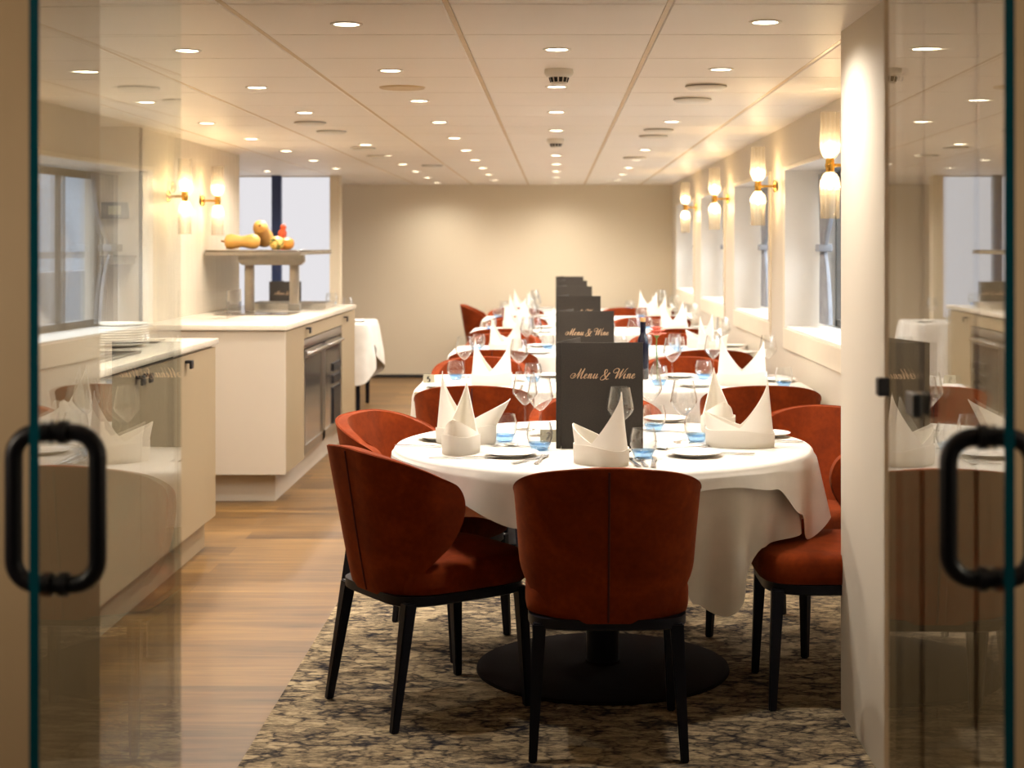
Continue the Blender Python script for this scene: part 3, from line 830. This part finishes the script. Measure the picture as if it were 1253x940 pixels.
for rr, nn, zz, up in ((.048, 20, .228, .014), (.042, 18, .232, .026), (.032, 14, .236, .034), (.02, 10, .238, .036)):
    for k in range(nn):
        a = 2 * pi * k / nn + rr * 40; d = Vector((cos(a), sin(a), 0)); e = Vector((-sin(a), cos(a), 0))
        p = [d * .006, d * rr * .55 + e * .0062, d * rr * .9 + e * .0045, d * rr, d * rr * .9 - e * .0045, d * rr * .55 - e * .0062]
        z = [0, up * .8, up, up * .9, up, up * .8]
        b.bm.faces.new([b.bm.verts.new((q.x, q.y, zz + h)) for q, h in zip(p, z)])
b.obj('petals', M['petal'], fl, False, mods=[('SOLIDIFY', dict(thickness=.0012))])
b = MB(); b.lathe([(0, .215), (.006, .218), (.014, .230), (.016, .238), (.008, .246), (0, .249)], 16); b.obj('flower_head', M['green'], fl)

# third to last tables: one setting per seat
for k in range(3, 7):
    c = TC[k]; T = ORD[k] + ' table'
    for sx, xs_, sn in ((-.36, 'aisle', -1), (.90, 'window', 1)):
        for sy, side in ((-1, 'entrance'), (1, 'far')):
            j = lambda a=.03: random.uniform(-a, a)
            where = '%s side, %s end of the %s' % (side, xs_, T)
            if sy == -1 or k in (3, 4, 5):
                (nap_t if (k + sy) % 2 else nap_a).put((sx + j() + .04, c + sy * .20, Z2), R(172 + j(20)) if sy < 0 else R(j(30)), 'white peaked napkin, ' + where, 'napkins on the %s' % T)
            wine.put((sx + .16 + j(), c + sy * .10 + .02, Z2), 0, 'clear wine glass, ' + where, 'wine glasses on the %s' % T)
            tumbler.put((sx - .15 + j(), c + sy * .14 + .03, Z2), 0, 'blue based tumbler, ' + where, 'tumblers on the %s' % T)
            plate.put((sx + .26 + j(.01), c + sy * .32, Z2), 0, 'white side plate, ' + where, 'side plates on the %s' % T)
            if k == 3:
                fork.put((sx - .12, c + sy * .33, Z2 + .001), 0 if sy < 0 else pi, 'steel fork, ' + where, 'cutlery on the third table')
                knife.put((sx + .14, c + sy * .33, Z2 + .001), 0 if sy < 0 else pi, 'steel knife, ' + where, 'cutlery on the third table')
    if k == 3:
        for q, (x, dy) in enumerate(((-.13, -.05), (.33, -.1), (.5, .05))):
            wine.put((x, c + dy, Z2), 0, ['extra wine glass just aisle side of the menu on the third table', 'extra wine glass next to the menu edge on the third table', 'extra wine glass in the middle of the third table toward the windows'][q], 'wine glasses on the third table')
            tumbler.put((x + .08, c + dy + .15, Z2), 0, ['extra tumbler just aisle side of the menu on the third table', 'extra tumbler next to the menu edge on the third table', 'extra tumbler in the middle of the third table toward the windows'][q], 'tumblers on the third table')
g = 'tableware on the table beyond the buffet'
tumbler.put((-1.95, 13.3, Z2), 0, 'tumbler on the table beyond the buffet, beside the menu', g)
wine.put((-1.82, 13.45, Z2), 0, 'wine glass on the table beyond the buffet, aisle side', g)
plate.put((-1.72, 13.3, Z2), 0, 'white side plate at the aisle corner of the table beyond the buffet', g)

# ------------------------------------------------------------------ side counter
def tab_pull(parent, x, y, z):
    b = MB(); b.box((x, y - .022, z - .006), (x + .028, y + .022, z + .006), .002); b.box((x + .02, y - .022, z - .03), (x + .03, y + .022, z + .006), .002)
    b.obj('pull', M['black'], parent)
CF = -1.60
def cabinet(y0, y1, doors, label, end=False):
    t = thing('base_cabinet', label, 'cabinet', (0, 0, 0), 0, 'base cabinets of the side counter')
    b = MB(); b.box((XLL + .02, y0, .15), (CF - .02, y1, .952)); b.obj('carcass', M['cabin'] if not end else M['cabend'], t, False)
    b = MB(); b.box((XLL + .02, y0, .0), (CF - .052, y1 - (.0 if end else 0), .15)); b.obj('plinth', M['cab'], t, False)
    for (a, c, hy) in doors:
        b = MB(); b.box((CF - .019, a + .0015, .148), (CF, c - .0015, .942), .0012, 1); d = b.obj('door', M['cab'], t, False)
        if hy: tab_pull(d, CF, hy, .915)
    return t
cabinet(4.72, 5.30, [(4.72, 5.30, 5.24)], 'beige cabinet of the side counter next to the entrance wall')
cabinet(5.302, 6.498, [(5.302, 5.915, 5.86), (5.915, 6.498, 5.975)], 'beige double door cabinet under the side counter with two pulls together')
cabinet(6.50, 7.22, [(6.50, 7.22, 6.64)], 'beige end cabinet of the side counter with one black pull', True)
b = MB(); b.box((XLL + .005, 4.70, .956), (CF + .012, 7.235, .982), .003); tag(b.obj('worktop', M['counter']), 'pale worktop of the side counter carrying the plate stack', 'worktop')
b = MB(); b.lathe([(0, 0), (.095, 0), (.1, .003), (.145, .013), (.148, .015), (.146, .0165), (.10, .007), (0, .006)], 56)
big = Proto(tag(b.obj('dinner_plate', M['china']), '', 'plate'))
nm = ['bottom', 'second', 'third', 'fourth', 'fifth', 'sixth', 'seventh', 'eighth', 'top']
for i in range(9):
    big.put((-1.905 + random.uniform(-.002, .002), 6.62, .984 + i * .0105), 0, 'white dinner plate, %s of the stack on the side counter' % (nm[i] if i in (0, 8) else nm[i] + ' from the bottom'), 'stacked dinner plates on the side counter')
ho = thing('warming_hob', 'dark glass warming plate with striped slots set on side counter', 'hob', (-1.93, 5.85, .983))
b = MB(); b.box((-.26, -.36, 0), (.24, .36, .006), .002); b.obj('glass_top', M['hob'], ho)
b = MB()
for k in range(6): b.box((-.22 + k * .07, -.32, .006), (-.19 + k * .07, .32, .0075))
b.obj('slots', M['black'], ho, False)
b = MB()
b.box((-.27, -.37, 0), (-.26, .37, .009)); b.box((.24, -.37, 0), (.25, .37, .009)); b.box((-.27, -.37, 0), (.25, -.36, .009)); b.box((-.27, .36, 0), (.25, .37, .009)); b.obj('rim', M['brushed'], ho, False)
b = MB(); b.box((-2.0, 6.82, .983), (-1.78, 7.0, .992), .003); tag(b.obj('serving_tray', M['hob']), 'small dark tray lying behind the plate stack', 'tray')
# thermostat and bracket shelf on the wall above
th = thing('thermostat', 'grey thermostat with pale display on wall above the side counter', 'thermostat', (-2.405, 8.39, 1.61))
b = MB(); b.box((-.075, -.022, -.045), (.075, 0, .045), .006); b.obj('casing', M['device'], th)
b = MB(); b.box((-.035, -.024, -.024), (.035, -.021, .024), .001); b.obj('display', M['screen'], th)
b = MB(); b.box((-2.61, 8.16, 1.352), (-2.29, 8.39, 1.366), .002); b.box((-2.60, 8.18, 1.318), (-2.30, 8.39, 1.352), .003); tag(b.obj('wall_shelf', M['brushed'], smooth=False), 'shallow metal edged shelf on the wall under the thermostat', 'shelf')

# ------------------------------------------------------------------ buffet island
IF_ = -1.485; I0, I1 = 8.42, 11.34
bi = thing('buffet_island', 'long beige buffet island with pale end panel and kick plinth', 'buffet counter', (0, 0, 0))
b = MB(); b.box((XL + .01, I0, .16), (IF_, I0 + .03, .948)); b.obj('end_panel', M['cabend'], bi, False)
b = MB(); b.box((XL + .01, I0 + .03, .16), (IF_ - .02, 9.06, .948)); b.box((XL + .01, 10.66, .16), (IF_ - .02, I1, .948)); b.box((XL + .01, 9.06, .16), (XL + .06, 10.66, .948)); b.box((XL + .06, 9.06, .16), (IF_ - .05, 10.66, .175)); b.obj('carcass', M['cabin'], bi, False)
b = MB(); b.box((XL + .01, I0 + .10, .0), (IF_ - .072, I1 - .05, .16)); b.obj('plinth', M['cabend'], bi, False)
for a, c, hy in ((I0 + .031, 9.058, None), (10.662, I1, 10.76)):
    b = MB(); b.box((IF_ - .019, a, .16), (IF_, c, .944), .0012, 1); d = b.obj('door', M['cab'], bi, False)
    if hy: tab_pull(d, IF_, hy, .915)
b = MB(); b.box((IF_ - .019, 9.061, .865), (IF_, 10.659, .944), .0012, 1); d = b.obj('drawer', M['cab'], bi, False); tab_pull(d, IF_, 9.14, .925)
b = MB(); b.box((XL + .004, I0 - .015, .952), (IF_ + .012, I1 + .01, .982), .003); tag(b.obj('worktop', M['counter']), 'pale glossy worktop on the buffet island under the glass shelf', 'worktop')
fr = thing('undercounter_fridge', 'steel and smoky glass double fridge built under the buffet island', 'fridge', (IF_, 9.86, .176))
b = MB(); b.box((-.55, -.795, 0), (-.04, .795, .685)); b.obj('housing', M['brushed'], fr, False)
for k, (a, c) in enumerate(((-.793, -.004), (.004, .793))):
    b = MB()
    b.box((-.038, a, 0), (-.004, a + .05, .62)); b.box((-.038, c - .05, 0), (-.004, c, .62)); b.box((-.038, a, 0), (-.004, c, .05)); b.box((-.038, a, .57), (-.004, c, .62))
    d = b.obj('door', M['brushed'], fr, False)
    b = MB(); b.box((-.03, a + .05, .05), (-.012, c - .05, .57)); b.obj('door_pane', M['darkglass'], d, False)
    b = MB(); b.tube([(.006, a + .06, .60), (.022, a + .08, .60), (.022, c - .08, .60), (.006, c - .06, .60)], .009, 10); b.obj('handle', M['steel'], d)
b = MB(); b.box((-.036, -.795, .628), (-.002, .795, .683), .004); b.obj('control_fascia', M['brushed'], fr)
b = MB()
for z in (.05, .32, .40): b.box((-.014, .42, z), (-.001, .74, z + (.05 if z != .05 else .24)))
b.obj('dark_blocks', M['black'], fr, False)  # flat black blocks for the dark shapes in the fridge door pane
# heated gantry over the worktop
gy = thing('buffet_gantry', 'steel framed glass shelf standing over the buffet island', 'shelf', (0, 0, .982))
b = MB(); b.box((-2.262, 9.9, .392), (-1.65, 11.28, .405), .002); b.obj('shelf_board', M['hob'], gy)
b = MB(); b.box((-2.262, 9.892, .372), (-1.65, 9.905, .392)); b.box((-1.66, 9.9, .374), (-1.648, 11.28, .392)); b.box((-2.262, 9.9, .372), (-2.25, 11.28, .392)); b.obj('edge_trim', M['brass'] if False else M['brushed'], gy, False)
for k, y in enumerate((10.25,)):
    for x in (-2.045, -1.745):
        b = MB(); b.box((x - .03, y - .02, .0), (x + .03, y + .02, .31), .003); p = b.obj('post', M['brushed'], gy)
    b = MB(); b.prism([(-2.11, .372), (-2.115, .33), (-2.09, .305), (-1.70, .305), (-1.675, .33), (-1.68, .372)], y - .03, y + .03, 'y'); b.obj('crossbeam', M['brushed'], gy, False)
b = MB(); b.box((-1.785, 10.222, 0), (-1.705, 10.278, .045), .004); b.obj('foot_block', M['device'], gy)
b = MB(); b.box((-2.13, 9.55, .982), (-1.66, 9.98, .986), .001); tag(b.obj('inset_hotplate', M['hob']), 'dark glass hotplate let into the buffet worktop before the shelf', 'hotplate')
tr = thing('chafing_tray', 'low steel serving tray on the buffet behind the shelf posts', 'tray', (-1.83, 10.7, .982))
b = MB(); b.box((-.28, -.22, 0), (.26, .22, .006)); b.box((-.28, -.22, .006), (-.27, .22, .04)); b.box((.25, -.22, .006), (.26, .22, .04)); b.box((-.27, -.22, .006), (.25, -.21, .04)); b.box((-.27, .21, .006), (.25, .22, .04)); b.obj('pan', M['steel'], tr, False)
b = MB()
for s in (-1, 1): b.tube([(s * .06 - .1, -.225, .03), (s * .06 - .1, -.245, .034), (s * .06 + .1 * 0 - .02, -.245, .034), (s * .06 - .02, -.225, .03)], .004, 8)
b.obj('grip', M['steel'], tr)
b = MB(); b.box((-2.24, 9.1, .984), (-1.95, 9.108, 1.15)); b.box((-1.953, 9.1, .984), (-1.945, 9.5, 1.15)); tag(b.obj('glass_screen', M['glass'], smooth=False), 'low clear glass screen standing on the buffet by the wall', 'screen')
tumbler.put((-1.62, 11.1, .983), 0, 'clear tumbler on the far end of the buffet worktop', None)
# squashes on the gantry
ZS = .982 + .406
def squash(name, label, loc, rot, prof, mat, n=28, ribs=0, stalk=True, scale=1, cat='squash'):
    t = thing(name, label, cat, loc); t.rotation_euler = rot
    b = MB(); b.lathe(prof, n, rad=(lambda a, z: 1 + .06 * abs(cos(ribs * a / 2)) - .03) if ribs else None); b.obj('body', mat, t)
    if stalk:
        zt = max(p[1] for p in prof); b = MB(); b.tube([(0, 0, zt - .006), (.002, 0, zt + .008), (.007, 0, zt + .02)], [.009, .007, .008], 8); b.obj('stalk', M['stalk'], t)
    return t
nut = [(0, 0), (.03, .004), (.052, .025), (.058, .05), (.052, .08), (.040, .105), (.037, .13), (.041, .17), (.043, .19), (.034, .215), (0, .222)]
nut = [(r * .95, z) for r, z in nut]
squash('butternut_squash', 'butternut squash lying on its side at the wall end of the shelf', (-1.968, 10.22, ZS + .055), (0, R(-90), R(4)), [(0, 0), (.026, .003), (.045, .022), (.051, .05), (.046, .08), (.038, .105), (.037, .125), (.045, .16), (.052, .19), (.044, .222), (.02, .234), (0, .236)], M['squash'])
squash('butternut_squash', 'butternut squash pointing toward the entrance behind the lying squash', (-2.035, 10.74, ZS + .066), (R(72), 0, R(4)), [(0, -.02), (.04, -.01), (.062, .03), (.066, .07), (.055, .13), (.05, .2), (.052, .26), (.045, .30), (.02, .318), (0, .32)], M['squash'])
squash('speckled_gourd', 'yellow and green speckled gourd beside the lying squash', (-1.853, 10.2, ZS), (0, 0, .4), [(0, 0), (.022, .002), (.043, .018), (.05, .045), (.044, .072), (.02, .090), (0, .092)], M['gourd'], ribs=8, stalk=False, cat='gourd')
squash('orange_gourd', 'round orange gourd at the aisle end of the shelf row', (-1.79, 10.23, ZS), (0, 0, 0), [(0, 0), (.022, .002), (.042, .018), (.048, .042), (.042, .066), (.018, .082), (0, .082)], M['orange'], stalk=False, cat='gourd')
squash('red_gourd', 'small red knobbly gourd standing up behind the speckled gourd', (-1.868, 10.40, ZS), (0, R(8), 0), [(0, 0), (.03, .002), (.04, .03), (.034, .07), (.026, .092), (.030, .105), (.028, .125), (.017, .14), (.022, .152), (.018, .168), (0, .176)], M['red'], ribs=5, stalk=False, cat='gourd')

# ------------------------------------------------------------------ wall sconces
def make_sconce():
    t = thing('wall_sconce', '', 'wall lamp')          # origin at knob, wall lies towards +x local
    b = MB(); b.lathe([(0, 0), (.035, 0), (.035, .008), (.028, .014), (0, .015)], 28); b.xf(Matrix.Translation((.10, 0, 0)) @ Matrix.Rotation(R(-90), 4, 'Y')); b.obj('backplate', M['brass'], t)
    b = MB(); b.tube([(.09, 0, 0), (.0, 0, 0)], .007, 12); b.obj('arm', M['brass'], t)
    b = MB(); b.ball((0, 0, 0), .021, 2, (1, 1, .9)); b.lathe([(0, -.03), (.016, -.03), (.018, -.02), (.018, .02), (.016, .03), (0, .03)], 20); b.obj('knob', M['brass'], t)
    for s in (1, -1):
        prof = [(.014, .026), (.024, .032), (.035, .05), (.041, .078), (.0405, .12), (.038, .17), (.0385, .222)]
        prof = [(r, z * s) for r, z in prof]
        inn = [(r - .0025, z) for r, z in prof]
        b = MB(); b.lathe(prof + inn[::-1], 48, rad=lambda a, z: 1 + .07 * cos(12 * a)); b.obj('shade', M['sglass'], t, True, 50)
        b = MB(); b.ball((0, 0, s * .075), .014, 2, (1, 1, 1.9)); b.obj('bulb', M['bulb'], t)
    return Proto(t)
sconce = make_sconce()
def lamp(name, kind, loc, energy, color, **kw):
    l = bpy.data.lights.new(name, kind); l.energy = energy; l.color = color
    for k, v in kw.items(): setattr(l, k, v)
    o = bpy.data.objects.new(name, l); C.objects.link(o); o.location = loc; return o
WARM = (1.0, .915, .82); GOLD = (1.0, .74, .44)
nr = ['first', 'second', 'third', 'fourth']
E_SC = 3.6
for i, y in enumerate((6.38, 8.65, 11.02, 13.5)):
    sconce.put((1.14, y, 1.752), 0, 'ribbed glass double wall lamp, %s along the window wall from the partition' % nr[i], 'wall lamps between the windows')
    for s in (.075, -.075): lamp('sconce_light', 'POINT', (1.14, y, 1.752 + s), E_SC, GOLD, shadow_soft_size=.03)
for i, y in enumerate((8.98, 9.85)):
    sconce.put((-2.17, y, 1.705), pi, 'ribbed glass double wall lamp above the buffet, %s' % ('nearer the entrance' if i == 0 else 'nearer the squashes'), 'wall lamps above the buffet')
    for s in (.075, -.075): lamp('sconce_light', 'POINT', (-2.17, y, 1.705 + s), E_SC, GOLD, shadow_soft_size=.03)

# ------------------------------------------------------------------ ceiling fittings
dt = thing('downlight', '', 'ceiling light')
b = MB(); b.lathe([(.036, .004), (.037, -.002), (.046, -.003), (.048, 0), (.048, .004)], 32, closed=True); b.obj('trim', M['offwhite'], dt)
b = MB(); b.lathe([(0, .0), (.036, .0), (.036, .003), (0, .003)], 28); b.obj('diffuser', M['light'], dt)
down = Proto(dt)
cols = [(-1.85, 5.75, 'over the buffet'), (-1.225, 5.10, 'over the aisle'), (-.612, 4.49, 'over the aisle edge of the tables'), (.004, 5.07, 'over the table middles'), (.608, 4.45, 'toward the windows'), (-2.52, 13.4, 'in the alcove')]
E_DL = 50
for cx, y0, nmx in cols:
    k = 0; y = y0
    while y < 16.2:
        skip = (cx == .608 and k in (2, 4)) or (cx == -1.85 and k > 6) or (cx == -2.52 and k > 0)
        if not skip:
            down.put((cx, y, CEIL - .0015), 0, 'round downlight %s, number %s counted from the entrance' % (nmx, ['one', 'two', 'three', 'four', 'five', 'six', 'seven', 'eight', 'nine', 'ten', 'eleven'][k]), 'round downlights in the panel ceiling')
            sp = lamp('downlight_lamp', 'SPOT', (cx, y, CEIL - .012), E_DL, WARM, spot_size=R(160), spot_blend=1.0, shadow_soft_size=.035)
        k += 1; y += 1.195
# speakers and vents
sv = thing('ceiling_speaker', '', 'speaker')
b = MB(); b.lathe([(0, -.018), (.07, -.018), (.082, -.012), (.083, 0), (0, 0)], 40); b.obj('housing', M['offwhite'], sv)
b = MB(); b.lathe([(.084, -.008), (.0845, -.0078), (.0845, -.0045), (.084, -.004)], 40, closed=True); b.obj('grey_band', M['device'], sv)  # thin grey band around the rim of the disc
spk = Proto(sv)
for x, y, l in ((.608, 6.21, 'near'), (.603, 6.77, 'far')):
    spk.put((x, y, CEIL), 0, 'round white ceiling disc toward the windows, %ser of the front pair' % l if l == 'near' else 'round white ceiling disc toward the windows, back one of the front pair', 'round ceiling discs')
for x, y, l in ((.575, 8.57, 'front one of the second pair toward the windows'), (.575, 9.05, 'back one of the second pair toward the windows'), (.58, 11.3, 'single one further toward the windows'),
                (-1.29, 8.06, 'front one of the pair over the aisle'), (-1.27, 8.69, 'back one of the pair over the aisle'), (-1.28, 10.2, 'third one over the aisle'), (-1.28, 11.1, 'fourth one over the aisle'), (-1.0, 12.4, 'last one over the aisle')):
    spk.put((x, y, CEIL), 0, 'round white ceiling disc, ' + l, 'round ceiling discs')
b = MB(); b.lathe([(0, -.004), (.05, -.008), (.09, -.006), (.095, 0), (0, 0)], 48); tag(b.obj('ceiling_vent', M['tbar'], loc=(-.63, 6.3, CEIL)), 'flat tan round vent plate in the ceiling over the aisle edge of tables', 'vent')
sm = thing('smoke_detector', '', 'smoke detector')
b = MB(); b.lathe([(0, 0), (.052, 0), (.054, -.012), (.052, -.02), (.046, -.026), (.040, -.028), (0, -.028)], 40); b.obj('base', M['offwhite'], sm)
b = MB(); b.lathe([(0, -.028), (.036, -.028), (.030, -.052), (.026, -.056), (0, -.057)], 32); b.obj('dome', M['offwhite'], sm)
b = MB()
for k in range(12):
    a0 = 2 * pi * k / 12; a1 = a0 + .36
    b.bm.faces.new([b.bm.verts.new((r * cos(a), r * sin(a), z)) for a, r, z in ((a0, .0372, -.031), (a1, .0372, -.031), (a1, .0322, -.048), (a0, .0322, -.048))])
b.obj('vent_slots', M['ink'], sm, False, mods=[('SOLIDIFY', dict(thickness=.001, offset=0))])
smk = Proto(sm)
smk.put((.012, 5.66, CEIL), 0, 'white smoke detector with dark slots on the ceiling, front one', 'smoke detectors')
smk.put((.0, 9.35, CEIL), 0, 'white smoke detector on the ceiling further back', 'smoke detectors')

# ------------------------------------------------------------------ curtains in the windows
def curtain(y_edge, label):
    rows = []; n = 60; H = [1.80, 1.74, 1.66, 1.58, 1.50, 1.44, 1.405, 1.37, 1.32, 1.25, 1.15, 1.06, 1.0]
    W = [.34, .33, .31, .27, .20, .13, .09, .10, .14, .18, .21, .23, .235]
    for z, w in zip(H, W):
        rows.append([(1.435 + .022 * sin(2 * pi * 6.5 * i / n + .4) * min(1, .3 + w * 2), y_edge - .02 - w * i / n, z) for i in range(n + 1)])
    t = thing('window_curtain', label, 'curtain', (0, 0, 0), 0, 'tied curtains in the windows')
    b = MB(); b.grid(rows); b.obj('drape', M['curtain'], t, True, 80, [('SOLIDIFY', dict(thickness=.003))])
    b = MB(); b.box((1.398, y_edge - .125, 1.385), (1.472, y_edge - .015, 1.425), .006); b.obj('tie_back', M['curtain'], t)
for i, (a, c) in enumerate(WIN):
    curtain(c - .012, 'grey blue tied curtain in the %s window from the partition' % nr[i])

# ------------------------------------------------------------------ light, world, camera
for x in (-1.42, 1.30): lamp('vestibule_fill_light', 'POINT', (x, 1.75, 1.35), 12.5, (1.0, .84, .64), shadow_soft_size=.08)  # added out-of-view fill lights that brighten the taupe front walls
for i, (a, c) in enumerate(WIN):
    o = lamp('window_portal', 'AREA', (1.60, (a + c) / 2, (WZ0 + WZ1) / 2), 1, (1, 1, 1), shape='RECTANGLE', size=c - a, size_y=WZ1 - WZ0)
    o.rotation_euler = Vector((-1, 0, 0)).to_track_quat('-Z', 'Y').to_euler(); o.data.size, o.data.size_y = c - a, WZ1 - WZ0
    o.rotation_euler = (R(90), 0, R(90)); o.data.cycles.is_portal = True
w = bpy.data.worlds.new('daylight'); SC.world = w; w.use_nodes = True
nt = w.node_tree; nt.nodes.clear()
bg = nt.nodes.new('ShaderNodeBackground'); wo = nt.nodes.new('ShaderNodeOutputWorld'); tc = nt.nodes.new('ShaderNodeTexCoord')
sp = nt.nodes.new('ShaderNodeSeparateXYZ'); rp = nt.nodes.new('ShaderNodeValToRGB')
nt.links.new(tc.outputs['Generated'], sp.inputs[0]); nt.links.new(sp.outputs[2], rp.inputs[0])
rp.color_ramp.elements[0].position = 0; rp.color_ramp.elements[0].color = (.085, .105, .13, 1)
e = rp.color_ramp.elements.new(.14); e.color = (.10, .125, .15, 1); rp.color_ramp.elements[2].position = .34; rp.color_ramp.elements[2].color = (.90, .95, 1.0, 1)
nt.links.new(rp.outputs[0], bg.inputs[0]); bg.inputs[1].default_value = 12; nt.links.new(bg.outputs[0], wo.inputs[0])

cam = bpy.data.cameras.new('camera'); co = bpy.data.objects.new('camera', cam); C.objects.link(co)
co.location = (0, 0, EYE); co.rotation_euler = (R(90), 0, 0)
cam.sensor_fit = 'HORIZONTAL'; cam.sensor_width = 36; cam.lens = F / 1253 * 36
cam.shift_x = -(VX - 626.5) / 1253; cam.shift_y = -(470 - VY) / 1253
cam.clip_start = .05; cam.clip_end = 100
cam.dof.use_dof = True; cam.dof.focus_distance = 4.95; cam.dof.aperture_fstop = 4.0; cam.dof.aperture_blades = 9
SC.camera = co
vw = SC.view_settings; vw.view_transform = 'Standard'; vw.look = 'None'; vw.gamma = 1; vw.use_curve_mapping = False; vw.exposure = 0.2
cy = SC.cycles
cy.use_denoising = True; cy.transparent_max_bounces = 48; cy.max_bounces = 10; cy.diffuse_bounces = 5; cy.glossy_bounces = 5
cy.caustics_reflective = False; cy.caustics_refractive = False; cy.sample_clamp_indirect = 6
